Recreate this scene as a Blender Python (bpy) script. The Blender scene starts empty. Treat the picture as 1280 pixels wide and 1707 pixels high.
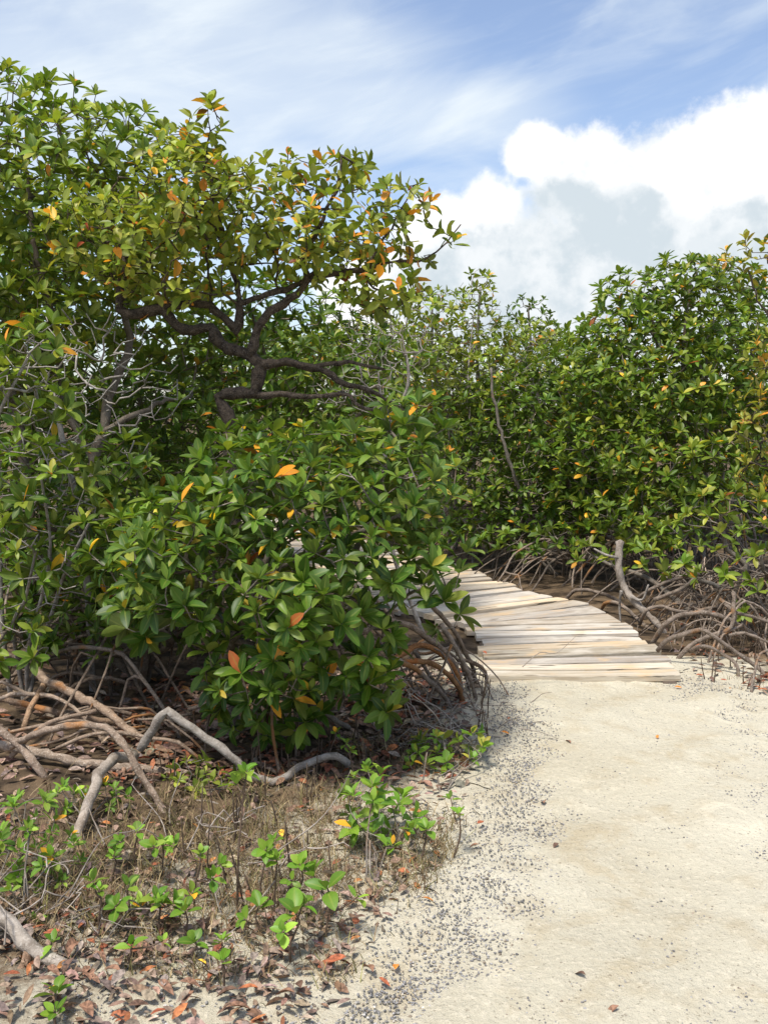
import bpy, math, random
import numpy as np
from math import radians, sin, cos, pi, atan2, asin
R = np.random.RandomState
C = bpy.context.scene.collection
scene = bpy.context.scene

# ------------------------------------------------------------------ camera
F = 1605.0                      # focal length in photo pixels (1280 x 1707 frame)
CAMZ = 1.6
TH = math.atan((853.5 - 690.0) / F)
cam = bpy.data.cameras.new('camera'); camo = bpy.data.objects.new('camera', cam); C.objects.link(camo)
camo.location = (0, 0, CAMZ); camo.rotation_euler = (pi / 2 - TH, 0, 0)
cam.sensor_fit = 'VERTICAL'; cam.angle = 2 * math.atan(853.5 / F)
cam.clip_start = 0.05; cam.clip_end = 3000
scene.camera = camo

# ------------------------------------------------------------------ light
SUN_EL, SUN_AZ = radians(66), radians(215)     # azimuth measured clockwise from +Y (the view direction)
SUN_STRENGTH, SUN_ANGLE = 2.9, radians(10)
SKY_STRENGTH = 0.115
EXPOSURE = 0.78
CLOUD_WHITE, CLOUD_GREY = (0.66, 0.66, 0.66), (0.40, 0.45, 0.485)
sun = bpy.data.lights.new('sun', 'SUN'); suno = bpy.data.objects.new('sun', sun); C.objects.link(suno)
sun.energy = SUN_STRENGTH; sun.angle = SUN_ANGLE; sun.color = (1.0, 0.955, 0.88)
suno.rotation_euler = (pi / 2 - SUN_EL, 0, -SUN_AZ + pi)
scene.view_settings.view_transform = 'Standard'; scene.view_settings.look = 'None'
scene.view_settings.exposure = EXPOSURE; scene.view_settings.gamma = 1
scene.view_settings.use_curve_mapping = False
try:
    scene.cycles.max_bounces = 8; scene.cycles.transmission_bounces = 6; scene.cycles.transparent_max_bounces = 4
    scene.cycles.use_denoising = True
except Exception:
    pass


def rayd(px, py):
    u = (px - 640.0) / F; v = (853.5 - py) / F
    return np.array([u, v * sin(TH) + cos(TH), v * cos(TH) - sin(TH)])


def at(px, py, D):
    """world point at depth D (metres ahead) seen along that direction"""
    d = rayd(px, py); return np.array([0, 0, CAMZ]) + d * (D / d[1])


def gr(px, py, z=0.0):
    d = rayd(px, py); return np.array([0, 0, CAMZ]) + d * ((z - CAMZ) / d[2])


# ------------------------------------------------------------------ world: sky with clouds by direction
class NT:
    def __init__(s, tree): s.t = tree; s.n = tree.nodes; s.l = tree.links
    def new(s, typ, **kw):
        n = s.n.new(typ)
        for k, v in kw.items(): setattr(n, k, v)
        return n
    def put(s, sock, v):
        if isinstance(v, bpy.types.NodeSocket): s.l.new(v, sock)
        elif v is not None: sock.default_value = v
    def m(s, op, a, b=None, c=None, clamp=False):
        n = s.new('ShaderNodeMath', operation=op); n.use_clamp = clamp
        s.put(n.inputs[0], a)
        if b is not None: s.put(n.inputs[1], b)
        if c is not None: s.put(n.inputs[2], c)
        return n.outputs[0]
    def mix(s, f, a, b, blend='MIX'):
        n = s.new('ShaderNodeMix', data_type='RGBA', blend_type=blend)
        s.put(n.inputs[0], f)
        for k, v in ((6, a), (7, b)):
            if isinstance(v, tuple) and len(v) == 3: v = v + (1,)
            s.put(n.inputs[k], v)
        return n.outputs[2]
    def ramp(s, x, lo, hi):
        n = s.new('ShaderNodeMapRange', interpolation_type='SMOOTHSTEP')
        s.put(n.inputs[0], x); s.put(n.inputs[1], lo); s.put(n.inputs[2], hi); return n.outputs[0]
    def noise(s, vec, scale, detail=4, rough=0.55, dist=0.0):
        n = s.new('ShaderNodeTexNoise'); s.put(n.inputs['Vector'], vec)
        n.inputs['Scale'].default_value = scale; n.inputs['Detail'].default_value = detail
        n.inputs['Roughness'].default_value = rough; n.inputs['Distortion'].default_value = dist
        return n.outputs[0]
    def xyz(s, x, y, z):
        n = s.new('ShaderNodeCombineXYZ')
        for i, v in enumerate((x, y, z)): s.put(n.inputs[i], v)
        return n.outputs[0]


def azel(px, py):
    d = rayd(px, py); d = d / np.linalg.norm(d)
    return atan2(d[0], d[1]), asin(d[2])


world = bpy.data.worlds.new('World'); scene.world = world; world.use_nodes = True
w = NT(world.node_tree); w.n.clear()
sky = w.new('ShaderNodeTexSky', sky_type='NISHITA'); sky.sun_disc = False
sky.sun_elevation = SUN_EL; sky.sun_rotation = SUN_AZ
sky.air_density = 1.0; sky.dust_density = 1.2; sky.ozone_density = 1.2
tc = w.new('ShaderNodeTexCoord'); sep = w.new('ShaderNodeSeparateXYZ'); w.l.new(tc.outputs['Generated'], sep.inputs[0])
X, Y, Z = sep.outputs
AZ = w.m('ARCTAN2', X, Y); EL = w.m('ARCSINE', Z)
vec = w.xyz(AZ, EL, 0.0)
big = w.noise(vec, 9.0, 6, 0.55)
puff = w.noise(vec, 26.0, 8, 0.6)
fine = w.noise(vec, 70.0, 5, 0.6)


def blob_field(bl):
    out = None
    for (px, py, r, asp) in bl:
        a0, e0 = azel(px, py)
        dx = w.m('MULTIPLY', w.m('SUBTRACT', AZ, a0), 1.0 / asp)
        dy = w.m('SUBTRACT', EL, e0)
        d = w.m('SQRT', w.m('ADD', w.m('MULTIPLY', dx, dx), w.m('MULTIPLY', dy, dy)))
        v = w.m('SUBTRACT', 1.0, w.m('DIVIDE', d, r / F))
        out = v if out is None else w.m('SMOOTH_MAX', out, v, 0.15)
    return out


cum_blobs = [(1250, 340, 165, 1.0), (1110, 345, 150, 1.1), (985, 310, 100, 1.2), (900, 255, 50, 1.3), (1220, 245, 78, 1.5),
             (820, 365, 74, 1.0), (735, 400, 90, 1.0), (860, 460, 140, 1.6), (1040, 480, 170, 1.6), (740, 520, 120, 1.3), (640, 500, 90, 1.4), (1280, 480, 160, 1.4)]
grey_blobs = [(930, 390, 85, 1.0), (1060, 375, 60, 1.3), (880, 480, 120, 1.6), (1090, 430, 90, 1.3), (760, 490, 80, 1.4), (1000, 520, 120, 2.4), (1230, 400, 60, 1.6)]
cf = blob_field(cum_blobs)
nz = w.m('ADD', w.m('MULTIPLY', w.m('SUBTRACT', big, 0.5), 0.9), w.m('ADD', w.m('MULTIPLY', w.m('SUBTRACT', puff, 0.5), 0.7), w.m('MULTIPLY', w.m('SUBTRACT', fine, 0.5), 0.25)))
cumulus = w.ramp(w.m('ADD', cf, nz), 0.0, 0.34)
gf = blob_field(grey_blobs)
grey = w.ramp(w.m('ADD', gf, w.m('MULTIPLY', nz, 1.0)), -0.12, 0.22)
greyn = w.m('MULTIPLY', grey, w.m('ADD', 0.45, w.m('MULTIPLY', w.ramp(w.m('ADD', big, w.m('MULTIPLY', w.m('SUBTRACT', puff, .5), .9)), 0.34, 0.62), 0.55)))
# thin high streaks
rot = radians(14)
sx = w.m('ADD', w.m('MULTIPLY', AZ, cos(rot)), w.m('MULTIPLY', EL, sin(rot)))
sy = w.m('SUBTRACT', w.m('MULTIPLY', EL, cos(rot)), w.m('MULTIPLY', AZ, sin(rot)))
streak = w.noise(w.xyz(w.m('MULTIPLY', sx, 2.0), w.m('MULTIPLY', sy, 5.5), 3.3), 2.6, 6, 0.55, 0.6)
streak2 = w.noise(w.xyz(w.m('MULTIPLY', sx, 4.0), w.m('MULTIPLY', sy, 26.0), 7.7), 3.0, 5, 0.6, 0.4)
ci = blob_field([(330, 110, 190, 1.7), (60, 130, 130, 1.8), (520, 90, 70, 3.2), (580, 175, 70, 3.6), (200, 40, 80, 2.0), (760, 190, 60, 3.0)])
cir = w.m('ADD', w.m('MULTIPLY', w.ramp(ci, -0.35, 0.75), 0.62), w.m('ADD', w.m('MULTIPLY', w.ramp(streak, 0.40, 0.72), 0.42), w.m('MULTIPLY', w.ramp(streak2, 0.42, 0.75), 0.10)))
cir = w.m('ADD', w.m('MULTIPLY', cir, 0.84), 0.06, clamp=True)
skyc = w.mix(1.0, sky.outputs[0], (SKY_STRENGTH,) * 3, 'MULTIPLY')
skyc = w.mix(1.0, skyc, (1.0, 0.97, 1.0), 'MULTIPLY')
vec2 = w.xyz(w.m('ADD', AZ, 0.006), w.m('SUBTRACT', EL, 0.012), 0.0)
rel = w.m('SUBTRACT', w.noise(vec2, 26.0, 8, 0.6), puff); rel2 = w.m('SUBTRACT', w.noise(w.xyz(w.m('ADD', AZ, 0.014), w.m('SUBTRACT', EL, 0.03), 0.0), 9.0, 6, 0.55), big)
relief = w.ramp(w.m('ADD', w.m('MULTIPLY', rel, 1.3), w.m('MULTIPLY', rel2, 2.2)), 0.02, 0.34)
greyn = w.m('ADD', w.m('MULTIPLY', greyn, w.m('SUBTRACT', 1.0, w.m('MULTIPLY', relief, .3))), w.m('MULTIPLY', relief, 0.38), clamp=True)
cloudc = w.mix(greyn, CLOUD_WHITE, CLOUD_GREY)
c1 = w.mix(cir, skyc, (0.53, 0.575, 0.605))
c2 = w.mix(cumulus, c1, cloudc)
bg = w.new('ShaderNodeBackground'); w.put(bg.inputs[0], c2); bg.inputs[1].default_value = 1.0
wo = w.new('ShaderNodeOutputWorld'); w.l.new(bg.outputs[0], wo.inputs[0])


# ------------------------------------------------------------------ mesh accumulation
class Acc:
    def __init__(s): s.v = []; s.q = []; s.t = []; s.c = []; s.uv = []; s.n = 0
    def add(s, v, q=None, t=None, c=None, uv=None):
        v = np.asarray(v, float).reshape(-1, 3); n = len(v)
        s.v.append(v)
        if q is not None and len(q): s.q.append(np.asarray(q, int).reshape(-1, 4) + s.n)
        if t is not None and len(t): s.t.append(np.asarray(t, int).reshape(-1, 3) + s.n)
        s.c.append(np.ones((n, 3)) if c is None else np.broadcast_to(np.asarray(c, float), (n, 3)))
        s.uv.append(np.zeros((n, 2)) if uv is None else np.asarray(uv, float))
        s.n += n
    def mesh(s, name, mat, smooth=True, origin=(0, 0, 0)):
        me = bpy.data.meshes.new(name)
        v = np.concatenate(s.v) - np.asarray(origin)
        q = np.concatenate(s.q) if s.q else np.zeros((0, 4), int)
        t = np.concatenate(s.t) if s.t else np.zeros((0, 3), int)
        me.vertices.add(len(v)); me.vertices.foreach_set('co', v.astype(np.float32).ravel())
        li = np.concatenate([q.ravel(), t.ravel()]).astype(np.int32)
        me.loops.add(len(li)); me.loops.foreach_set('vertex_index', li)
        st = np.concatenate([np.arange(len(q)) * 4, len(q) * 4 + np.arange(len(t)) * 3]).astype(np.int32)
        me.polygons.add(len(st)); me.polygons.foreach_set('loop_start', st)
        me.polygons.foreach_set('use_smooth', np.full(len(st), smooth))
        uvl = me.uv_layers.new(name='UVMap')
        uv = np.concatenate(s.uv)[li]; uvl.data.foreach_set('uv', uv.astype(np.float32).ravel())
        ca = me.attributes.new('tint', 'FLOAT_COLOR', 'POINT')
        c = np.concatenate(s.c); c4 = np.concatenate([c, np.ones((len(c), 1))], 1)
        ca.data.foreach_set('color', c4.astype(np.float32).ravel())
        me.update(calc_edges=True); me.validate()
        me.materials.append(mat)
        return me
    def obj(s, name, mat, parent=None, smooth=True, origin=None):
        if origin is None: origin = (0, 0, 0) if parent is None else np.array(parent.location)
        o = bpy.data.objects.new(name, s.mesh(name, mat, smooth, origin)); C.objects.link(o)
        if parent is not None: o.parent = parent
        else: o.location = origin
        return o


def thing(name, label, cat, loc, group=None):
    o = bpy.data.objects.new(name, None); C.objects.link(o); o.location = loc
    o.empty_display_size = 0.1
    return tag(o, label, cat, group)


def tag(o, label, cat, group=None):
    o['label'] = label; o['category'] = cat
    if group: o['group'] = group
    return o


# ------------------------------------------------------------------ materials
def newmat(name):
    m = bpy.data.materials.new(name); m.use_nodes = True
    t = NT(m.node_tree); t.n.clear()
    out = t.new('ShaderNodeOutputMaterial'); return m, t, out


def attr(t, name='tint'):
    a = t.new('ShaderNodeAttribute', attribute_name=name); return a.outputs['Color']


def bump(t, h, strength, dist):
    b = t.new('ShaderNodeBump'); t.put(b.inputs['Height'], h); b.inputs['Strength'].default_value = strength
    b.inputs['Distance'].default_value = dist; return b.outputs[0]


def leaf_mat(name, rough=0.44, trans=0.24, vein=0.5):
    m, t, out = newmat(name)
    tint = attr(t); tc_ = t.new('ShaderNodeTexCoord'); sp = t.new('ShaderNodeSeparateXYZ'); t.l.new(tc_.outputs['UV'], sp.inputs[0])
    u = t.m('ABSOLUTE', t.m('SUBTRACT', sp.outputs[0], 0.5))
    rib = t.m('SUBTRACT', 1.0, t.ramp(u, 0.02, 0.10))
    rib = t.m('MULTIPLY', rib, t.m('SUBTRACT', 1.0, t.m('MULTIPLY', sp.outputs[1], 0.6)))
    n1 = t.noise(tc_.outputs['Object'], 22.0, 3, 0.6)
    col = t.mix(t.ramp(n1, 0.3, 0.75), tint, t.mix(1.0, tint, (1.25, 1.18, 1.3), 'MULTIPLY'))
    col = t.mix(t.m('MULTIPLY', rib, vein), col, (0.30, 0.33, 0.07))
    spots = t.ramp(t.noise(tc_.outputs['Object'], 120.0, 3, 0.6), 0.66, 0.72)
    col = t.mix(t.m('MULTIPLY', spots, 0.55), col, (0.16, 0.10, 0.03))
    geo = t.new('ShaderNodeNewGeometry')
    under = t.mix(0.55, col, (0.16, 0.19, 0.06))           # the paler, duller leaf underside
    col2 = t.mix(geo.outputs['Backfacing'], col, under)
    p = t.new('ShaderNodeBsdfPrincipled'); t.put(p.inputs['Base Color'], col2)
    p.inputs['Roughness'].default_value = rough; p.inputs['Specular IOR Level'].default_value = 0.28
    tr = t.new('ShaderNodeBsdfTranslucent'); t.put(tr.inputs[0], t.mix(1.0, col, (1.7, 1.75, 0.7), 'MULTIPLY'))
    mx = t.new('ShaderNodeMixShader'); mx.inputs[0].default_value = trans
    t.l.new(p.outputs[0], mx.inputs[1]); t.l.new(tr.outputs[0], mx.inputs[2]); t.l.new(mx.outputs[0], out.inputs[0])
    return m


def bark_mat(name, c0, c1, c2, scale=14, lichen=0.0, bumpd=0.006):
    m, t, out = newmat(name)
    tc_ = t.new('ShaderNodeTexCoord'); ob = tc_.outputs['Object']
    n = t.noise(ob, scale, 6, 0.65); n2 = t.noise(ob, scale * 6, 4, 0.6); n3 = t.noise(ob, 4.5, 3, 0.5)
    col = t.mix(t.ramp(n, 0.32, 0.68), c0, c1)
    col = t.mix(t.m('MULTIPLY', t.ramp(n2, 0.5, 0.72), 0.7), col, c2)
    if lichen:
        col = t.mix(t.m('MULTIPLY', t.ramp(n3, 0.58, 0.68), lichen), col, (0.30, 0.13, 0.03))
    col = t.mix(1.0, col, attr(t), 'MULTIPLY')
    p = t.new('ShaderNodeBsdfPrincipled'); t.put(p.inputs['Base Color'], col); p.inputs['Roughness'].default_value = 0.85
    p.inputs['Specular IOR Level'].default_value = 0.25
    t.l.new(bump(t, t.m('ADD', n, t.m('MULTIPLY', n2, 0.5)), 0.9, bumpd), p.inputs['Normal'])
    t.l.new(p.outputs[0], out.inputs[0]); return m


def tint_mat(name, rough=0.8, var=0.35, scale=30, spec=0.25):
    m, t, out = newmat(name)
    tc_ = t.new('ShaderNodeTexCoord'); n = t.noise(tc_.outputs['Object'], scale, 4, 0.6)
    col = t.mix(t.ramp(n, 0.3, 0.7), t.mix(1.0, attr(t), (1 - var,) * 3, 'MULTIPLY'), t.mix(1.0, attr(t), (1 + var,) * 3, 'MULTIPLY'))
    p = t.new('ShaderNodeBsdfPrincipled'); t.put(p.inputs['Base Color'], col); p.inputs['Roughness'].default_value = rough
    p.inputs['Specular IOR Level'].default_value = spec
    t.l.new(bump(t, n, 0.5, 0.004), p.inputs['Normal'])
    t.l.new(p.outputs[0], out.inputs[0]); return m


def sand_mat():
    m, t, out = newmat('sand')
    geo = t.new('ShaderNodeNewGeometry'); P = geo.outputs['Position']
    mud = t.new('ShaderNodeAttribute', attribute_name='mud').outputs['Fac']
    n0 = t.noise(P, 0.9, 4, 0.55); n1 = t.noise(P, 5.0, 6, 0.6); n2 = t.noise(P, 45.0, 5, 0.65); n3 = t.noise(P, 260.0, 3, 0.7)
    sand = t.mix(t.ramp(n0, 0.3, 0.7), (0.555, 0.50, 0.37), (0.645, 0.595, 0.46))
    sand = t.mix(t.m('MULTIPLY', t.ramp(n1, 0.48, 0.72), 0.5), sand, (0.47, 0.38, 0.235))
    sand = t.mix(t.m('MULTIPLY', t.ramp(n2, 0.52, 0.66), 0.55), sand, (0.76, 0.68, 0.52))
    sand = t.mix(t.m('MULTIPLY', t.ramp(n3, 0.52, 0.70), 0.45), sand, (0.29, 0.225, 0.14))
    scr = t.noise(P, 2.2, 6, 0.7, 0.8)
    sand = t.mix(t.m('MULTIPLY', t.ramp(scr, 0.55, 0.68), 0.55), sand, (0.78, 0.70, 0.53))
    sand = t.mix(t.m('MULTIPLY', t.ramp(scr, 0.44, 0.32), 0.45), sand, (0.48, 0.385, 0.235))
    crumbs = t.ramp(t.noise(P, 70.0, 3, 0.6), 0.62, 0.68)
    sand = t.mix(t.m('MULTIPLY', crumbs, 0.6), sand, (0.20, 0.16, 0.11))
    dirt = t.mix(t.ramp(n1, 0.35, 0.65), (0.050, 0.036, 0.024), (0.20, 0.14, 0.085))
    f = t.ramp(t.m('ADD', mud, t.m('ADD', t.m('MULTIPLY', t.m('SUBTRACT', n1, 0.5), 0.9), t.m('MULTIPLY', t.m('SUBTRACT', n2, 0.5), 0.6))), 0.25, 0.75)
    col = t.mix(f, sand, dirt)
    p = t.new('ShaderNodeBsdfPrincipled'); t.put(p.inputs['Base Color'], col); p.inputs['Roughness'].default_value = 0.95
    p.inputs['Specular IOR Level'].default_value = 0.1
    h = t.m('ADD', t.m('MULTIPLY', n1, 1.0), t.m('ADD', t.m('MULTIPLY', n2, 0.45), t.m('MULTIPLY', n3, 0.18)))
    t.l.new(bump(t, h, 1.0, 0.03), p.inputs['Normal'])
    t.l.new(p.outputs[0], out.inputs[0]); return m


def deck_mat():
    m, t, out = newmat('weathered_planks')
    tc_ = t.new('ShaderNodeTexCoord'); uv = tc_.outputs['UV']
    sp = t.new('ShaderNodeSeparateXYZ'); t.l.new(uv, sp.inputs[0])
    u, v = sp.outputs[0], sp.outputs[1]
    # u runs along the plank in metres (each plank shifted), v across it
    g1 = t.noise(t.xyz(t.m('MULTIPLY', u, 1.6), t.m('MULTIPLY', v, 60.0), 0.0), 1.6, 6, 0.65, 0.5)
    g2 = t.noise(t.xyz(t.m('MULTIPLY', u, 5.0), t.m('MULTIPLY', v, 260.0), 1.0), 1.0, 4, 0.6)
    pt = t.noise(t.xyz(u, t.m('MULTIPLY', v, 3.0), 4.0), 3.5, 4, 0.6)
    tint = attr(t)
    col = t.mix(t.ramp(g1, 0.35, 0.62), t.mix(1.0, tint, (0.72, 0.66, 0.60), 'MULTIPLY'), tint)
    col = t.mix(t.m('MULTIPLY', t.ramp(g2, 0.56, 0.75), 0.55), col, (0.22, 0.165, 0.12))
    col = t.mix(t.m('MULTIPLY', t.ramp(pt, 0.52, 0.68), 0.55), col, (0.62, 0.42, 0.22))
    col = t.mix(t.m('MULTIPLY', t.ramp(pt, 0.50, 0.30), 0.45), col, (0.70, 0.645, 0.55))
    crack = t.ramp(t.noise(t.xyz(t.m('MULTIPLY', u, 1.1), t.m('MULTIPLY', v, 22.0), 9.0), 2.0, 3, 0.5, 0.6), 0.645, 0.675)
    col = t.mix(t.m('MULTIPLY', crack, 0.8), col, (0.10, 0.075, 0.05))
    p = t.new('ShaderNodeBsdfPrincipled'); t.put(p.inputs['Base Color'], col); p.inputs['Roughness'].default_value = 0.85
    p.inputs['Specular IOR Level'].default_value = 0.2
    t.l.new(bump(t, t.m('SUBTRACT', g1, crack), 0.7, 0.006), p.inputs['Normal'])
    t.l.new(p.outputs[0], out.inputs[0]); return m


M_LEAF = leaf_mat('mangrove_leaf')
M_DRYLEAF = tint_mat('dry_leaf', 0.7, 0.5, 70)
M_BARK = bark_mat('grey_bark', (0.12, 0.098, 0.075), (0.25, 0.215, 0.175), (0.36, 0.33, 0.285), 16, 0.25)
M_ROOT = bark_mat('root_bark', (0.11, 0.082, 0.06), (0.25, 0.195, 0.15), (0.42, 0.37, 0.31), 22, 0.7, 0.01)
M_DARK = bark_mat('gnarled_bark', (0.032, 0.022, 0.015), (0.13, 0.095, 0.066), (0.33, 0.27, 0.215), 30, 0.0, 0.02)
M_DEAD = bark_mat('dead_wood', (0.17, 0.145, 0.12), (0.36, 0.325, 0.285), (0.47, 0.44, 0.40), 20, 0.05)
M_SAND = sand_mat(); M_DECK = deck_mat(); M_TINT = tint_mat('plain_tint', 0.9, 0.3, 40)
M_SHELL = tint_mat('shell', 0.55, 0.4, 160, 0.4)

# ------------------------------------------------------------------ leaves
PAL_RED = [((0.067, 0.126, 0.011), .30), ((0.105, 0.173, 0.016), .33), ((0.166, 0.229, 0.024), .23), ((0.275, 0.304, 0.036), .12), ((0.66, 0.27, 0.022), .012), ((0.76, 0.45, 0.03), .008), ((0.32, 0.09, 0.02), .003)]
PAL_BUSH = [((0.046, 0.098, 0.010), .34), ((0.074, 0.138, 0.014), .34), ((0.118, 0.188, 0.022), .20), ((0.20, 0.255, 0.034), .09), ((0.64, 0.28, 0.022), .014), ((0.74, 0.46, 0.03), .012), ((0.36, 0.28, 0.04), .014), ((0.32, 0.09, 0.02), .003)]
PAL_TALL = [((0.120, 0.183, 0.020), .30), ((0.171, 0.239, 0.027), .34), ((0.234, 0.294, 0.036), .24), ((0.331, 0.355, 0.05), .10), ((0.64, 0.27, 0.025), .014), ((0.068, 0.134, 0.014), .12)]
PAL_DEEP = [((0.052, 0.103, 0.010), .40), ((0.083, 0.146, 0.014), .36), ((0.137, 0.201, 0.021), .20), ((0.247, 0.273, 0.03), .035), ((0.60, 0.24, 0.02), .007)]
PAL_YEL = [((0.150, 0.200, 0.022), .34), ((0.215, 0.262, 0.030), .34), ((0.31, 0.335, 0.048), .20), ((0.43, 0.41, 0.07), .05), ((0.66, 0.26, 0.03), .062), ((0.75, 0.42, 0.04), .022), ((0.28, 0.06, 0.02), .008)]
PAL_OCH = [((0.21, 0.225, 0.026), .40), ((0.30, 0.28, 0.04), .30), ((0.36, 0.27, 0.045), .14), ((0.48, 0.24, 0.04), .09), ((0.66, 0.29, 0.03), .06)]
PAL_OLIVE = [((0.134, 0.191, 0.024), .40), ((0.196, 0.247, 0.032), .36), ((0.280, 0.309, 0.044), .18), ((0.6, 0.25, 0.03), .022)]
PAL_YOUNG = [((0.10, 0.20, 0.020), .36), ((0.145, 0.265, 0.026), .38), ((0.22, 0.34, 0.04), .22), ((0.75, 0.38, 0.03), .022)]


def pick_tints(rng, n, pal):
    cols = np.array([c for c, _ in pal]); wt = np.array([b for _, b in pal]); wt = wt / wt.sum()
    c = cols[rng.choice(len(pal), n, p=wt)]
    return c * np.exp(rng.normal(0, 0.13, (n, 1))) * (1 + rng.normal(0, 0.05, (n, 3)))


def norm(a): return a / np.maximum(np.linalg.norm(a, axis=-1, keepdims=True), 1e-9)


def add_leaves(acc, pos, along, normal, L, W, tint, rng, ns=4, obov=0.9):
    """pos,along,normal (N,3); L,W (N,)"""
    N = len(pos)
    if N == 0: return
    along = norm(along); side = norm(np.cross(along, normal)); nrm = np.cross(side, along)
    v = np.linspace(0, 1, ns + 1); v = np.where(v < .5, v, .5 + .5 * (1 - (1 - (v - .5) * 2) ** 1.35)) if ns > 3 else v
    pet = 0.10
    vb = np.clip((v - pet) / (1 - pet), 0, 1)
    hw = np.sin(pi * vb ** obov) ** 0.62 * 0.5
    hw = np.maximum(hw, 0.035); hw[-1] = 0.02
    curl = rng.uniform(-0.12, 0.42, N); fold = rng.uniform(0.15, 0.7, N); twist = rng.normal(0, 0.25, N)
    us = np.array([-1, 0, 1.0])
    # (N, S, 3)
    xx = us[None, None, :] * hw[None, :, None] * W[:, None, None]
    yy = np.broadcast_to((v[None, :, None] * L[:, None, None]), xx.shape)
    zz = -curl[:, None, None] * (v ** 2)[None, :, None] * L[:, None, None] + fold[:, None, None] * np.abs(xx) + twist[:, None, None] * xx * v[None, :, None]
    P = pos[:, None, None, :] + xx[..., None] * side[:, None, None, :] + yy[..., None] * along[:, None, None, :] + zz[..., None] * nrm[:, None, None, :]
    S = ns + 1
    base = (np.arange(N) * S * 3)[:, None]
    q = []
    for i in range(ns):
        for j in range(2):
            a = i * 3 + j; q.append([a, a + 1, a + 4, a + 3])
    q = np.array(q)
    Q = base[:, :, None] + q[None]
    uv = np.stack(np.broadcast_arrays((us * 0.5 + 0.5)[None, None, :], v[None, :, None] + 0 * xx), -1)
    c = np.repeat(tint, S * 3, 0)
    acc.add(P.reshape(-1, 3), Q.reshape(-1, 4), None, c, uv.reshape(-1, 2))


def rosettes(acc, tips, axes, rng, n=(6, 10), L=0.10, W=0.042, pal=PAL_RED, ns=4, spread=(0.35, 1.75), back=0.0):
    """a whorl of leaves at each twig tip; back > 0 spreads the leaves in pairs down the last bit of twig"""
    pos, al, nm, LL, WW, tt = [], [], [], [], [], []
    for p, a in zip(tips, axes):
        a = a / np.linalg.norm(a)
        t = np.array([1, 0, 0]) if abs(a[0]) < 0.8 else np.array([0, 1, 0])
        b1 = np.cross(a, t); b1 /= np.linalg.norm(b1); b2 = np.cross(a, b1)
        k = rng.randint(n[0], n[1] + 1); ph0 = rng.uniform(0, 6.28); size = rng.uniform(0.62, 1.2)
        tint = pick_tints(rng, k, pal)
        shade = np.exp(rng.normal(0, 0.12))
        for i in range(k):
            f = (i + 0.5) / k
            ph = ph0 + i * 2.39996 + rng.normal(0, 0.18)
            th = spread[0] + (spread[1] - spread[0]) * f ** 0.8 + rng.normal(0, 0.14)
            rad = cos(ph) * b1 + sin(ph) * b2
            d = cos(th) * a + sin(th) * rad
            d = d + np.array([0, 0, 0.12 - 0.22 * f])
            up = a * sin(th) - rad * cos(th) + np.array([0, 0, 0.45])
            pos.append(p - a * (back * f) + rad * 0.003); al.append(d); nm.append(up + rng.normal(0, 0.22, 3))
            s = size * (0.72 + 0.36 * min(1, f * 2)) * rng.uniform(0.85, 1.12)
            LL.append(L * s); WW.append(W * s * rng.uniform(0.85, 1.15))
            tt.append(tint[i] * shade)
    add_leaves(acc, np.array(pos), np.array(al), np.array(nm), np.array(LL), np.array(WW), np.array(tt), rng, ns)


# ------------------------------------------------------------------ branches
def spline(pts, step=0.05):
    pts = np.asarray(pts, float)
    if len(pts) < 3:
        n = max(2, int(np.linalg.norm(pts[1] - pts[0]) / step) + 1)
        return pts[0] + (pts[1] - pts[0]) * np.linspace(0, 1, n)[:, None]
    P = np.concatenate([[2 * pts[0] - pts[1]], pts, [2 * pts[-1] - pts[-2]]])
    out = []
    for i in range(1, len(P) - 2):
        n = max(1, int(round(np.linalg.norm(P[i + 1] - P[i]) / step)))
        for k in range(n):
            t = k / n
            a, b, c, d = P[i - 1], P[i], P[i + 1], P[i + 2]
            out.append(0.5 * ((2 * b) + (-a + c) * t + (2 * a - 5 * b + 4 * c - d) * t * t + (-a + 3 * b - 3 * c + d) * t ** 3))
    out.append(P[-2]); return np.array(out)


def tube(acc, pts, r, k=6, tint=(1, 1, 1), rng=None, lump=0.0, cap=True):
    pts = np.asarray(pts, float); n = len(pts)
    if n < 2: return
    r = np.broadcast_to(np.asarray(r, float), (n,)).copy()
    if lump and rng is not None:
        r *= 1 + rng.normal(0, lump, n)
    T = np.gradient(pts, axis=0); T = norm(T)
    ref = np.array([0, 0, 1.0]) if abs(T[0][2]) < 0.85 else np.array([1.0, 0, 0])
    N = np.empty_like(pts); x = np.cross(T[0], ref); x /= np.linalg.norm(x)
    for i in range(n):
        x = x - T[i] * np.dot(x, T[i]); x = x / max(np.linalg.norm(x), 1e-9); N[i] = x
    B = np.cross(T, N)
    a = np.linspace(0, 2 * pi, k, endpoint=False)
    rr = r[:, None] * (np.ones((n, k)) if not (lump and rng is not None) else 1 + rng.normal(0, lump * 0.9, (n, k)))
    V = pts[:, None, :] + rr[..., None] * (np.cos(a)[None, :, None] * N[:, None, :] + np.sin(a)[None, :, None] * B[:, None, :])
    i = np.arange(n - 1)[:, None]; j = np.arange(k)[None, :]; j2 = (j + 1) % k
    Q = np.stack([i * k + j, i * k + j2, (i + 1) * k + j2, (i + 1) * k + j], -1).reshape(-1, 4)
    V = V.reshape(-1, 3); t = []
    if cap:
        V = np.concatenate([V, [pts[-1] + T[-1] * r[-1] * 0.6, pts[0] - T[0] * r[0] * 0.3]])
        e = (n - 1) * k
        t = [[e + jj, e + (jj + 1) % k, n * k] for jj in range(k)] + [[(jj + 1) % k, jj, n * k + 1] for jj in range(k)]
    acc.add(V, Q, t, tint)


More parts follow.
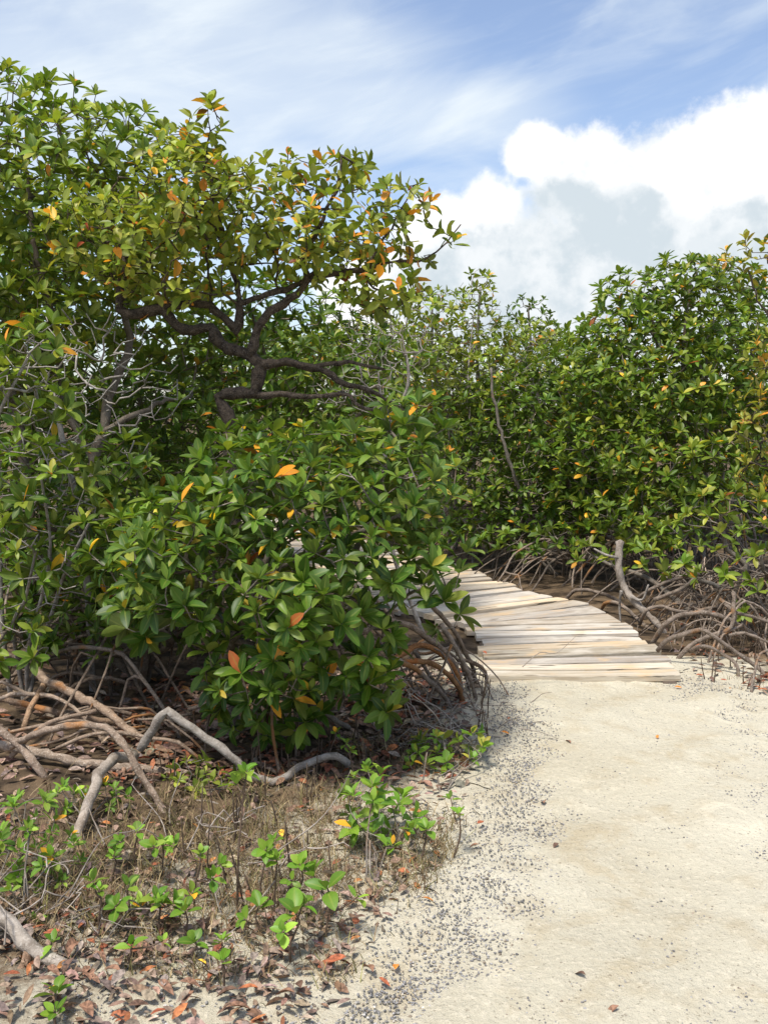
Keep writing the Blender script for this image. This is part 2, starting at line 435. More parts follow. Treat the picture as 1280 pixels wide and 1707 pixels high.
class Skel:
    def __init__(s): s.p = []; s.par = []; s.minr = []
    def chain(s, pts, parent=-1, r0=0.0, r1=0.0):
        n = len(pts)
        for i, q in enumerate(pts):
            s.p.append(np.asarray(q, float)); s.par.append(parent); s.minr.append(r0 + (r1 - r0) * i / max(1, n - 1) if r0 else 0.0)
            parent = len(s.p) - 1
        return parent
    def nearest(s, q): return int(np.argmin(np.linalg.norm(np.array(s.p) - q, axis=1)))
    def grow(s, tips, rng, seg=0.08, wob=0.25, sag=0.10):
        tips = [np.asarray(t, float) for t in tips]
        P = np.zeros((len(s.p) + 60 * len(tips) + 10, 3)); m = len(s.p); P[:m] = np.array(s.p)
        A = np.array(tips); dist = np.min(np.linalg.norm(A[:, None, :] - P[None, :m, :], axis=2), axis=1) if len(A) else []
        ends = []
        for ti in np.argsort(dist):
            q = tips[ti]; d = P[:m] - q; dd = np.linalg.norm(d, axis=1)
            dd = dd * (1 + 0.9 * np.clip(d[:, 2] / np.maximum(dd, 1e-6), 0, 1))      # rather join from below
            j = int(np.argmin(dd)); a = P[j]; L = np.linalg.norm(q - a); n = max(2, int(L / seg))
            side = np.cross(q - a, rng.normal(0, 1, 3)); side = side / max(np.linalg.norm(side), 1e-9)
            par = j
            for k in range(1, n + 1):
                t = k / n; w_ = sin(pi * t)
                pt = a + (q - a) * t + side * (w_ * wob * 0.4 * L * rng.uniform(.5, 1)) - np.array([0, 0, w_ * sag * L]) + rng.normal(0, 0.012 * (k < n), 3)
                s.p.append(pt); s.par.append(par); s.minr.append(0.0); par = len(s.p) - 1; P[m] = pt; m += 1
                if m >= len(P) - 2: P = np.concatenate([P, np.zeros((4000, 3))])
            ends.append((ti, par))
        res = [None] * len(tips)
        for ti, e in ends: res[ti] = e
        return res
    def radii(s, rt=0.0028, ex=0.46, mx=0.09):
        n = len(s.p); cnt = np.zeros(n); kids = [[] for _ in range(n)]
        for i in range(n):
            if s.par[i] >= 0: kids[s.par[i]].append(i)
        for i in range(n - 1, -1, -1):
            if not kids[i]: cnt[i] += 1
            if s.par[i] >= 0: cnt[s.par[i]] += cnt[i]
        r = np.minimum(rt * cnt ** ex, mx); r = np.maximum(r, np.array(s.minr)); return r, cnt, kids
    def build(s, thick, thin, rng, rt=0.0028, ex=0.46, mx=0.09, split=0.014, tint=(1, 1, 1), ktwig=4, lump=0.05):
        r, cnt, kids = s.radii(rt, ex, mx); P = np.array(s.p)
        stack = [(i, -1) for i in range(len(P)) if s.par[i] < 0]
        while stack:
            i, pa = stack.pop(); ch = [pa] if pa >= 0 else []
            ch.append(i)
            while kids[ch[-1]]:
                ks = sorted(kids[ch[-1]], key=lambda c: -max(cnt[c], 1e4 * s.minr[c]))
                for c in ks[1:]: stack.append((c, ch[-1]))
                ch.append(ks[0])
            rr = r[ch].copy()
            if pa >= 0: rr[0] = min(rr[0], rr[1] * 1.25)
            big_ = rr.max() > split
            k = 9 if rr.max() > 0.03 else (6 if big_ else ktwig)
            j = np.exp(rng.normal(0, 0.12))
            tube(thick if big_ else thin, P[ch], rr, k, np.array(tint) * j, rng, lump if big_ else 0.0, cap=big_)


def blob(px, py, D, rx, ry, rd):
    c = at(px, py, D); s = D / F; return c, np.array([rx * s, rd, ry * s])


def fill(blobs, spacing, rng, inner=0.4, tries=26, zmin=0.08):
    """tips spread through the union of ellipsoids, denser towards the outside, never closer than spacing"""
    pts = np.zeros((0, 3)); out = []
    cs = np.array([b[0] for b in blobs]); rs = np.array([b[1] for b in blobs])
    vol = np.prod(rs, axis=1); n = int(tries * vol.sum() * 4.19 / spacing ** 3)
    n = min(n, 60000); ch = rng.choice(len(blobs), n, p=vol / vol.sum())
    d = norm(rng.normal(0, 1, (n, 3))); rad = rng.uniform(0, 1, n) ** (1 / 3.0)
    cand = cs[ch] + d * rad[:, None] * rs[ch]
    inside = np.max(1 - np.linalg.norm((cand[:, None, :] - cs[None]) / rs[None], axis=2), axis=1)
    keep = (inside < 0.35) | (rng.uniform(0, 1, n) < inner); cand = cand[keep]; cand = cand[cand[:, 2] > zmin]
    cell = spacing; grid = {}
    for p in cand:
        k = tuple((p // cell).astype(int)); ok = True
        for a in (-1, 0, 1):
            for b in (-1, 0, 1):
                for c in (-1, 0, 1):
                    for q in grid.get((k[0] + a, k[1] + b, k[2] + c), ()):
                        if (q[0] - p[0]) ** 2 + (q[1] - p[1]) ** 2 + (q[2] - p[2]) ** 2 < spacing ** 2: ok = False; break
                    if not ok: break
                if not ok: break
            if not ok: break
        if ok: grid.setdefault(k, []).append(p); out.append(p)
    if not out: out = [np.maximum(c, [-99, -99, zmin]) for c in cs]
    return np.array(out), cs, rs


def outward(tips, cs, rs):
    d = (tips[:, None, :] - cs[None]) / rs[None]; nn = np.linalg.norm(d, axis=2); j = np.argmin(nn, axis=1)
    return norm((tips - cs[j]) / rs[j])


def h(x, y):
    """ground height"""
    return 0.012 * np.sin(1.7 * x + 0.6) * np.cos(1.1 * y) + 0.008 * np.sin(4.3 * x + 2.1 * y) + 0.006 * np.sin(9.1 * y - 5 * x)


def arch(a, b, rise, rng, n=7):
    """a prop root leaving a stem, bowing out and dropping to the ground"""
    a = np.asarray(a, float); b = np.asarray(b, float); pts = []
    sd = np.cross(b - a, [0, 0, 1.0]); sd = sd / max(np.linalg.norm(sd), 1e-6) * rng.normal(0, 0.07) * np.linalg.norm(b - a)
    for i in range(n):
        t = i / (n - 1); p = a + (b - a) * (t ** 0.85); p[2] = a[2] * (1 - t ** 2.2) + b[2] * t ** 2.2 + rise * sin(pi * t ** 0.8)
        pts.append(p + sd * sin(pi * t) + rng.normal(0, 0.012, 3) * (0 < i < n - 1))
    return spline(pts, 0.06)


def prop_roots(parent, n, centre, rad, rng, height=(0.25, 0.8), r=(0.009, 0.018), mat=None, ang=(0, 6.283), tint=(1, 1, 1), flat=1.0):
    for i in range(n):
        a = rng.uniform(*ang); rr = rad * rng.uniform(0.6, 1.35); s = rng.uniform(0.0, 0.22) * rad
        st = np.array([centre[0] + cos(a) * s + rng.normal(0, .05), centre[1] + sin(a) * s * flat, rng.uniform(*height)])
        ex, ey = centre[0] + cos(a) * rr, centre[1] + sin(a) * rr * flat
        en = np.array([ex, ey, h(ex, ey) - 0.03])
        acc = Acc(); p = arch(st, en, rng.uniform(0.03, 0.22), rng); r0 = rng.uniform(*r) * 0.72
        tt = np.array(tint) * np.exp(rng.normal(0, .16))
        tube(acc, p, np.linspace(r0 * 1.05, r0 * 0.85, len(p)), 7, tt, rng, 0.05)
        if rng.uniform() < 0.6:          # a fork half way down
            j = rng.randint(len(p) // 3, max(len(p) // 3 + 1, len(p) - 3)); q = p[j]
            e2 = np.array([q[0] + rng.normal(0, .16), q[1] + rng.normal(0, .16), 0]); e2[2] = h(e2[0], e2[1]) - 0.03
            pp = arch(q, e2, 0.03, rng, 5); tube(acc, pp, np.linspace(r0 * .8, r0 * .6, len(pp)), 6, tt, rng, 0.05)
        acc.obj('prop_root', mat or M_ROOT, parent)


def mangrove(name, label, base, blobs, seed, spacing=0.17, L=0.10, W=0.042, n=(6, 10), pal=PAL_RED, stems=None, nstem=3, roots=0, root_rad=0.7,
             root_h=(0.25, 0.8), root_r=(0.009, 0.018), bark=None, inner=0.4, ns=4, split=0.013, up=0.55, back=0.0, spread=(0.28, 1.5), cat='tree', group=None,
             bare=0.0, sr_=0, rt=0.0028, mx=0.07, wob=0.25, tint=(1, 1, 1), flat=1.0, ang=(0, 6.283), twig_mat=None, zmin=0.12, extra=None, sr=0.03, lump=0.05):
    rng = R(seed); base = np.array([base[0], base[1], h(base[0], base[1])])
    root = thing(name, label, cat, base, group)
    bl = [blob(*b) for b in blobs]
    tips, cs, rs = fill(bl, spacing, rng, inner, zmin=zmin)
    sk = Skel()
    if stems:
        for pts, r0, r1 in stems:
            s = spline(pts, 0.06); s = s + rng.normal(0, 0.006, s.shape)
            par = -1
            if sk.p:
                j = sk.nearest(s[0])
                if np.linalg.norm(sk.p[j] - s[0]) < 0.12: par = j; s = s[1:]
                else: par = 0
            sk.chain(s, par, r0, r1)
    else:
        order = rng.permutation(len(bl))
        for i in range(nstem):
            c = bl[order[i % len(bl)]][0]; b0 = base + np.array([rng.normal(0, sr * 2), rng.normal(0, sr * 2), -0.05])
            mid = b0 + (c - b0) * 0.5 + np.array([rng.normal(0, sr * 4), rng.normal(0, sr * 4), sr * 4])
            q1 = b0 + (mid - b0) * .5 + rng.normal(0, sr * 1.6, 3)
            sk.chain(spline([b0, q1, mid, mid + (c - mid) * .5 + rng.normal(0, .06, 3), c], 0.08), -1 if not sk.p else 0, sr, sr * .4)
    ends = sk.grow(tips, rng, 0.08, wob)
    thick, thin = Acc(), Acc(); sk.build(thick, thin, rng, rt, 0.46, mx, split, tint, 4, lump)
    if thick.n: thick.obj('trunk', bark or M_BARK, root)
    if thin.n: thin.obj('twigs', twig_mat or bark or M_BARK, root)
    P = np.array(sk.p); par = np.array(sk.par)
    tipd = np.array([P[e] - P[par[e]] for e in ends]); tipd = norm(tipd)
    ax = norm(outward(tips, cs, rs) * 0.5 + tipd * 0.35 + np.array([0, 0, up]) + rng.normal(0, 0.22, tips.shape))
    lv = rng.uniform(0, 1, len(tips)) >= bare
    acc = Acc(); rosettes(acc, tips[lv], ax[lv], rng, n, L, W, pal, ns, spread, back)
    if extra is not None: extra(acc, rng)
    acc.obj('crown', M_LEAF, root)
    if roots: prop_roots(root, roots, base, root_rad, rng, root_h, root_r, None, ang, tint, flat)
    return root


def traced_root(parent, pts, w, rng, mat=None, tint=(1, 1, 1), taper=0.85, name='prop_root', lump=0.06):
    """pts: list of (px,py,D); w: thickness in photo pixels"""
    P = spline([at(*p) for p in pts], 0.04); D = np.mean([p[2] for p in pts]); r = 0.5 * w * D / F
    P = P + rng.normal(0, 0.12 * r, P.shape)
    acc = Acc(); tube(acc, P, np.linspace(r, r * taper, len(P)), 9 if r > 0.012 else 7, tint, rng, lump)
    return acc.obj(name, mat or M_ROOT, parent)


# ------------------------------------------------------------------ ground
EDGE_L = np.array([gr(*p)[:2] for p in [(545, 1720), (605, 1640), (655, 1540), (745, 1450), (790, 1320), (800, 1210), (805, 1135)]] + [[0.3, 7.5], [0.3, 9]])
EDGE_R = np.array([[3.2, 1.0], [2.9, 4.0]] + [list(gr(*p)[:2]) for p in [(1300, 1175), (1215, 1145), (1150, 1122)]] + [[2.0, 7.0], [2.2, 9]])


def edges(y):
    l = np.interp(y, EDGE_L[:, 1], EDGE_L[:, 0]); r = np.interp(y, EDGE_R[:, 1], EDGE_R[:, 0])
    return l, r


def axis_steps(lo, hi, a, b, fine):
    mid = np.arange(a, b, fine)
    left = a - np.cumsum(fine * 1.35 ** np.arange(1, 40)); left = left[left > lo][::-1]
    right = b + np.cumsum(fine * 1.35 ** np.arange(1, 40)); right = right[right < hi]
    return np.concatenate([[lo], left, mid, right, [hi]])


gx = axis_steps(-900, 900, -4, 5, 0.08); gy = axis_steps(-60, 1500, 0.5, 9, 0.08)
XX, YY = np.meshgrid(gx, gy)
H = np.where((abs(XX) < 15) & (YY < 25), h(XX, YY), 0.0)
l_, r_ = edges(YY)
mudv = np.clip(np.maximum(l_ - XX, XX - r_) / 1.15 + 0.02, -0.2, 1.0)
mudv = np.where(YY > 6.3, np.maximum(mudv, 1.1), mudv); mudv = np.where((XX < l_ - .7) & (YY > 4.6), 1.1, mudv)
mudv = np.where((XX < l_) & (YY > 3.9) & (YY < 6.4), np.clip((l_ - XX - .05) / .35, 0, 1) * np.clip((YY - 3.9) / .5, 0, 1) * .95 + mudv * (1 - np.clip((YY - 3.9) / .5, 0, 1)), mudv)
near = np.clip((4.3 - YY) / 1.2, 0, 1); mudv = np.where(XX < l_, mudv * (1 - 0.38 * near), mudv)
acc = Acc(); nx, ny = len(gx), len(gy)
ii, jj = np.meshgrid(np.arange(nx - 1), np.arange(ny - 1)); a = (jj * nx + ii).ravel()
acc.add(np.stack([XX, YY, H], -1).reshape(-1, 3), np.stack([a, a + 1, a + nx + 1, a + nx], 1))
ground = acc.obj('ground', M_SAND); ground['kind'] = 'structure'
ma = ground.data.attributes.new('mud', 'FLOAT', 'POINT'); ma.data.foreach_set('value', mudv.ravel().astype(np.float32))
# the sand path itself: its own sheet just above the ground
ys = np.arange(0.6, 5.95, 0.03); ts = np.linspace(0, 1, 90); rngp = R(5)
SCUFF = [(rngp.uniform(.1, 2.4), rngp.uniform(2.2, 5.8), rngp.normal(0, .5), rngp.uniform(.035, .06), rngp.uniform(.09, .14), rngp.uniform(.004, .010)) for _ in range(46)]


def dent(x, y):
    z = 0.0
    for cx, cy, a, rx, ry, dp in SCUFF:       # old footprints and scuffs
        dx, dy = x - cx, y - cy
        if abs(dx) < .25 and abs(dy) < .25:
            u = (dx * cos(a) + dy * sin(a)) / rx; v = (-dx * sin(a) + dy * cos(a)) / ry; q = u * u + v * v
            z += dp * (-math.exp(-q * 1.6) + .55 * math.exp(-(math.sqrt(q) - 1.25) ** 2 * 9))
    return z

acc = Acc(); V = []
for y in ys:
    l, r = edges(y); l += 0.05 * sin(7 * y) + 0.035 * sin(19 * y + 1) + rngp.normal(0, .012); r += 0.05 * sin(6 * y + 2) + 0.03 * sin(17 * y) + rngp.normal(0, .012)
    for t in ts:
        x = l + (r - l) * t; e = min(t, 1 - t) * (r - l)
        V.append((x, y, h(x, y) + 0.006 + 0.012 * min(1, e / 0.4) + (0.005 * sin(13 * x + 3 * sin(4 * y)) * sin(11 * y) + dent(x, y)) * min(1, e / .3)))
nx, ny = len(ts), len(ys); ii, jj = np.meshgrid(np.arange(nx - 1), np.arange(ny - 1)); a = (jj * nx + ii).ravel()
acc.add(V, np.stack([a, a + 1, a + nx + 1, a + nx], 1))
path = acc.obj('sand_path', M_SAND); path['kind'] = 'structure'
ma = path.data.attributes.new('mud', 'FLOAT', 'POINT'); ma.data.foreach_set('value', np.full(len(V), -0.12, np.float32))

# ------------------------------------------------------------------ boardwalk
def boardwalk():
    rng = R(11); zt = 0.06
    root = thing('boardwalk', 'weathered pale wooden plank boardwalk curving left into the mangroves', 'boardwalk', (1.2, 5.9, 0))
    Rp = [(1136, 1124), (1080, 1064), (1050, 1043), (996, 1010), (963, 1003), (920, 995), (889, 989), (855, 975), (830, 967), (785, 947), (745, 938), (690, 927), (600, 898), (520, 876), (440, 860)]
    Lp = [(809, 1129), (797, 1075), (785, 1045), (765, 1036), (740, 1030), (700, 1022), (650, 1012), (615, 1000), (590, 984), (560, 960), (530, 945), (480, 928), (420, 908), (360, 892), (300, 880)]
    RW = np.array([gr(*p, zt)[:2] for p in Rp]); LW = np.array([gr(*p, zt)[:2] for p in Lp])
    def res(W, n):
        s = np.concatenate([[0], np.cumsum(np.linalg.norm(np.diff(W, axis=0), axis=1))]); t = np.linspace(0, 1, len(W))
        return np.stack([np.interp(np.linspace(0, 1, n), t, W[:, k]) for k in (0, 1)], 1)
    n = 44
    Ra, La = res(RW, n + 1), res(LW, n + 1)
    # even plank rhythm: equal spacing of the mid line
    mid = (Ra + La) / 2; s = np.concatenate([[0], np.cumsum(np.linalg.norm(np.diff(mid, axis=0), axis=1))])
    npl = int(s[-1] / 0.185); wv = rng.uniform(0.8, 1.25, npl); cut = np.concatenate([[0], np.cumsum(wv)]); cut = cut / cut[-1] * s[-1]
    Rb = np.stack([np.interp(cut, s, Ra[:, k]) for k in (0, 1)], 1); Lb = np.stack([np.interp(cut, s, La[:, k]) for k in (0, 1)], 1)
    acc = Acc(); pal = [(0.60, 0.53, 0.41), (0.65, 0.575, 0.455), (0.52, 0.455, 0.365), (0.66, 0.54, 0.38), (0.47, 0.425, 0.365), (0.63, 0.575, 0.485)]
    for i in range(npl):
        l0, l1, r0, r1 = Lb[i], Lb[i + 1], Rb[i], Rb[i + 1]
        gap = rng.uniform(.034, .062)
        def shr(a, b):
            d = b - a; Ln = np.linalg.norm(d); f = min(0.3, gap / max(Ln, 1e-4) * .5); return a + d * f, b - d * f
        l0, l1 = shr(l0, l1); r0, r1 = shr(r0, r1)
        dirx = (r0 - l0) / np.linalg.norm(r0 - l0); ext = rng.uniform(-0.035, 0.035); exl = rng.uniform(-0.05, 0.04)
        if i < 2: ext = exl = 0.0
        r0 = r0 + dirx * ext; r1 = r1 + dirx * (ext + rng.normal(0, .008)); l0 = l0 - dirx * exl; l1 = l1 - dirx * exl
        dz = 0.0 if i < 2 else rng.normal(0, 0.008); tilt = rng.normal(0, 0.012); tr = 0.045
        if i in (13, 14): tilt += 0.012
        m = 14; V = []; U = []
        th = 0.04; off = rng.uniform(0, 50)
        wob = np.cumsum(rng.normal(0, 0.0035, m + 1)); wob -= np.linspace(wob[0], wob[-1], m + 1); sagp = rng.normal(0, 0.004)
        for k in range(m + 1):
            t = k / m; a = l0 + (r0 - l0) * t; b = l1 + (r1 - l1) * t; wd = np.linalg.norm(b - a); dn = (b - a) / max(wd, 1e-5)
            a = a + dn * wob[k]; b = b + dn * wob[(k * 3) % (m + 1)]
            z = zt + dz + sagp * sin(pi * t) + tilt * (t - .5)
            e = min(0.006, wd * .2)
            prof = [(a, z - th), (a, z - e), (a + dn * e, z), (a + (b - a) * .5, z + 0.0015), (b - dn * e, z), (b, z - e), (b, z - th)]
            Ln = np.linalg.norm(r0 - l0)
            for q, (pp, zz) in enumerate(prof):
                V.append((pp[0], pp[1], zz)); U.append((off + t * Ln, off * 3 + (q - 3) * wd / 5))
        K = 7; Q = []
        for k in range(m):
            for q in range(K):
                q2 = (q + 1) % K
                Q.append([k * K + q, (k + 1) * K + q, (k + 1) * K + q2, k * K + q2])
        T = []
        for kk, rev in ((0, False), (m, True)):
            ring = [kk * K + q for q in range(K)]
            for q in range(1, K - 1):
                tri = [ring[0], ring[q], ring[q + 1]]; T.append(tri[::-1] if rev else tri)
        c = np.array(pal[rng.randint(len(pal))]) * np.exp(rng.normal(-.04, .13))
        acc.add(V, Q, T, c, U)
    acc.obj('deck', M_DECK, root, smooth=False)
    for f in (0.06, 0.94):
        jo = Acc(); ln = np.concatenate([La + (Ra - La) * f, np.full((len(La), 1), zt - 0.09)], 1)
        m = len(ln); V = []
        for i in range(m):
            d = ln[min(i + 1, m - 1)] - ln[max(i - 1, 0)]; d /= np.linalg.norm(d); nn = np.array([-d[1], d[0], 0]) * 0.04
            for sx_, sz_ in ((1, .045), (1, -.07), (-1, -.07), (-1, .045)): V.append(ln[i] + nn * sx_ + np.array([0, 0, sz_ - .004]))
        Q = [[i * 4 + k, i * 4 + (k + 1) % 4, (i + 1) * 4 + (k + 1) % 4, (i + 1) * 4 + k] for i in range(m - 1) for k in range(4)] + [[3, 2, 1, 0]]
        jo.add(V, Q, None, (0.13, 0.10, 0.075)); jo.obj('beam', M_TINT, root, smooth=False)
boardwalk()

# ------------------------------------------------------------------ trees
# the gnarled tree with the twisting dark trunk
def gnarled():
    D = 5.6
    T = lambda L: [at(x, y, D + (d[0] if d else 0)) for x, y, *d in L]
    b = gr(392, 1160); base = np.array([at(385, 720, D)[0] - 0.02, D, 0])
    stems = [
        ([base + [0.02, 0, -0.05], base + [-0.03, 0.02, 0.5], base + [0.03, 0, 1.0]] + T([(383, 730), (378, 690), (364, 662), (378, 652), (405, 654), (426, 656), (430, 632), (434, 606), (418, 590), (395, 582), (368, 572), (350, 546), (322, 550), (292, 540), (272, 512)]), 0.062, 0.036),
        (T([(272, 512), (250, 517), (216, 526), (202, 518), (204, 475), (207, 430), (196, 395, .1)]), 0.036, 0.014),
        (T([(272, 512), (300, 508), (335, 506), (360, 516), (384, 540), (396, 556), (402, 520), (400, 496)]), 0.026, 0.018),
        (T([(418, 590), (424, 562), (440, 535), (468, 506), (498, 490), (512, 470), (505, 440)]), 0.034, 0.016),
        (T([(385, 512), (410, 502), (435, 494), (478, 482), (502, 470), (540, 440)]), 0.026, 0.012),
        (T([(434, 606), (478, 604), (520, 612), (552, 606), (582, 603), (615, 610), (640, 616)]), 0.030, 0.011),
        (T([(520, 612), (552, 626), (582, 642), (630, 660), (685, 690)]), 0.022, 0.009),
        (T([(428, 657), (500, 660), (580, 658), (592, 674), (622, 686)]), 0.024, 0.010),
        (T([(502, 470), (560, 455), (610, 450), (650, 438), (695, 437), (725, 420), (742, 404), (768, 376)]), 0.018, 0.004),
        (T([(400, 496), (385, 440, .1), (360, 350, .1), (345, 260, .1), (348, 200, .1)]), 0.016, 0.005),
        (T([(505, 440), (530, 380, -.1), (560, 320, -.1), (572, 268, -.1)]), 0.014, 0.005),
        (T([(610, 450), (640, 400, .1), (670, 350, .1), (690, 310, .1)]), 0.012, 0.004)]
    blobs = [(330, 335, D, 130, 85, .5), (240, 400, D, 130, 90, .45), (430, 370, D, 130, 75, .45), (520, 390, D, 120, 80, .45), (600, 400, D, 95, 75, .4), (345, 215, D, 34, 62, .15), (572, 295, D, 50, 50, .22),
             (690, 330, D, 36, 48, .14), (690, 425, D, 60, 22, .1), (752, 388, D, 26, 24, .08), (640, 480, D, 85, 42, .3), (150, 380, D, 70, 70, .35), (460, 300, D, 90, 40, .3), (290, 245, D, 60, 40, .25), (290, 470, D, 110, 40, .3), (640, 350, D, 60, 50, .3)]
    stems = [(p, a * .86, b * .8) for p, a, b in stems]
    t = mangrove('gnarled_tree', 'gnarled tree with dark twisting trunk and yellow-green crown with orange leaves', base[:2], blobs, 21, spacing=0.112, L=0.080, W=0.043, n=(5, 8), pal=PAL_YEL,
                 stems=stems, bark=M_DARK, inner=0.5, ns=4, split=0.0105, up=0.4, back=0.07, spread=(0.4, 1.5), rt=0.0026, mx=0.03, wob=0.35, bare=0.10, lump=.12)
    return t
gnarled()

BUSH = [(400, 735, 4.75, 42, 38, .15), (700, 790, 4.6, 70, 60, .22), (250, 880, 4.6, 60, 50, .25), (765, 940, 4.4, 24, 22, .1), (480, 850, 4.3, 160, 100, .42), (640, 830, 4.45, 120, 95, .35), (330, 930, 4.25, 120, 120, .38), (500, 985, 4.1, 130, 100, .40), (690, 940, 4.3, 80, 62, .22), (735, 1015, 4.25, 36, 50, .12),
        (450, 1095, 4.25, 120, 80, .35), (590, 1075, 4.25, 75, 85, .28), (560, 760, 4.7, 170, 55, .35), (690, 700, 4.8, 58, 45, .2), (420, 770, 4.6, 90, 60, .3), (240, 1010, 4.5, 55, 55, .22), (600, 930, 4.2, 90, 80, .35), (385, 1150, 4.4, 50, 45, .15), (200, 930, 4.7, 60, 60, .25), (450, 1180, 4.4, 85, 50, .25), (620, 1140, 4.4, 60, 55, .22)]
bush_stem = lambda L: [at(*p) for p in L]
fb = mangrove('red_mangrove_bush', 'big glossy green mangrove bush hanging over the left edge of boardwalk', (-0.62, 4.75), BUSH, 31, spacing=0.111, L=0.094, W=0.039, n=(7, 11), pal=PAL_BUSH, ns=6, inner=0.3,
    stems=[(bush_stem([(395, 1240, 4.75), (380, 1110, 4.6), (390, 1065, 4.4), (412, 1030, 4.25), (430, 960, 4.2), (470, 880, 4.3)]), 0.028, 0.012),
           (bush_stem([(412, 1070, 4.4), (440, 1085, 4.35), (480, 1130, 4.35), (520, 1175, 4.4), (580, 1215, 4.6)]), 0.016, 0.012),
           (bush_stem([(430, 960, 4.2), (530, 920, 4.3), (620, 880, 4.4), (700, 840, 4.5)]), 0.014, 0.006),
           (bush_stem([(390, 1065, 4.4), (340, 1000, 4.4), (310, 930, 4.3)]), 0.014, 0.007),
           (bush_stem([(640, 1250, 5.0), (650, 1120, 5.0), (640, 1040, 4.7), (690, 985, 4.4), (735, 1000, 4.25)]), 0.014, 0.006),
           (bush_stem([(500, 1230, 4.8), (520, 1120, 4.7), (560, 1000, 4.5), (600, 900, 4.5), (650, 760, 4.7)]), 0.02, 0.008)], cat='bush')
rng = R(77)
ROOTS_B = [([(600, 1055, 4.9), (633, 1039, 5), (655, 1037, 5.05), (683, 1043, 5.1), (709, 1061, 5.15), (727, 1074, 5.2), (753, 1102, 5.2), (764, 1129, 5.25), (767, 1175, 5.3)], 12, (1, .95, .9)),
           ([(650, 1105, 4.9), (679, 1085, 5.0), (694, 1076, 5.05), (716, 1078, 5.1), (736, 1092, 5.1), (751, 1107, 5.1), (763, 1130, 5.15), (770, 1180, 5.2)], 10, (1.25, .72, .35)),
           ([(670, 1104, 4.9), (694, 1102, 5.0), (714, 1105, 5.05), (733, 1113, 5.1), (751, 1129, 5.1), (766, 1150, 5.15), (775, 1190, 5.2)], 10, (1.15, .75, .42)),
           ([(735, 1040, 5.1), (751, 1065, 5.1), (766, 1092, 5.1), (779, 1120, 5.15), (790, 1151, 5.2), (796, 1190, 5.25)], 9, (1.1, 1.1, 1.1)),
           ([(720, 1010, 5.2), (744, 1037, 5.3), (762, 1059, 5.3), (775, 1089, 5.35), (788, 1115, 5.4), (794, 1160, 5.5)], 8, (.8, .75, .7)),
           ([(660, 1100, 4.8), (681, 1109, 4.9), (701, 1122, 4.95), (722, 1140, 5), (736, 1155, 5.05), (751, 1177, 5.1), (758, 1200, 5.15)], 9, (1, 1, 1)),
           ([(752, 1075, 4.95), (736, 1118, 5), (722, 1148, 5), (711, 1180, 5.05), (706, 1210, 5.1)], 5, (1.2, 1.2, 1.2)),
           ([(690, 1085, 5.1), (705, 1107, 5.15), (718, 1130, 5.15), (731, 1142, 5.2), (744, 1165, 5.2), (750, 1195, 5.2)], 7, (.9, .9, .9)),
           ([(768, 1098, 5.3), (797, 1109, 5.35), (808, 1120, 5.4), (811, 1140, 5.5), (810, 1160, 5.6)], 7, (.8, .7, .62)),
           ([(640, 1060, 5.2), (675, 1075, 5.3), (700, 1090, 5.3), (740, 1085, 5.35), (770, 1110, 5.4), (784, 1160, 5.4)], 6, (.8, .75, .7))]
for p, w_, t_ in ROOTS_B: traced_root(fb, p, w_, rng, tint=t_)
prop_roots(fb, 8, (0.05, 5.25), 0.5, rng, (0.12, 0.3), (0.006, 0.010), ang=(-1.2, 1.2))
prop_roots(fb, 12, (-0.5, 4.85), 0.7, rng, (0.15, 0.5), (0.008, 0.013), tint=(.75, .7, .65))

# the tall mangrove on the left
tall = [(60, 230, 6.6, 110, 90, .6), (170, 260, 6.6, 120, 80, .6), (30, 330, 6.4, 150, 110, .7), (150, 400, 6.5, 150, 110, .7), (280, 340, 6.9, 120, 90, .5), (-60, 450, 6.4, 150, 200, .8), (90, 520, 6.4, 130, 80, .6), (25, 160, 6.6, 55, 42, .3), (110, 175, 6.6, 60, 36, .3), (210, 215, 6.7, 70, 36, .3), (268, 240, 6.7, 55, 36, .3), (150, 190, 6.7, 50, 26, .25), (280, 560, 7.0, 120, 60, .4), (60, 640, 6.3, 140, 60, .5)]
S = lambda L: [at(*p) for p in L]
tl = mangrove('tall_mangrove', 'tall mangrove with rounded leafy crown at the left edge', (-1.95, 6.1), tall, 41, spacing=0.142, L=0.094, W=0.040, n=(7, 11), pal=PAL_TALL, nstem=4, ns=4, inner=0.35, mx=0.05,
    stems=[(S([(145, 1090, 6.1), (150, 900, 6.1), (158, 770, 6.1), (172, 720, 6.1), (182, 660, 6.2), (205, 610, 6.3), (215, 560, 6.4), (190, 440, 6.5), (150, 330, 6.5)]), 0.048, 0.014),
           (S([(158, 770, 6.1), (130, 720, 6.1), (100, 650, 6.2), (95, 560, 6.3), (60, 420, 6.4), (40, 250, 6.5)]), 0.026, 0.010),
           (S([(172, 720, 6.1), (210, 700, 6.1), (260, 675, 6.3), (320, 660, 6.6)]), 0.022, 0.010),
           (S([(145, 1090, 6.1), (60, 900, 6.1), (30, 700, 6.1), (-20, 500, 6.3), (-40, 350, 6.4)]), 0.02, 0.012)], tint=(.72, .68, .64), roots=22, root_rad=1.15, root_h=(0.15, 0.5), root_r=(0.012, 0.022))
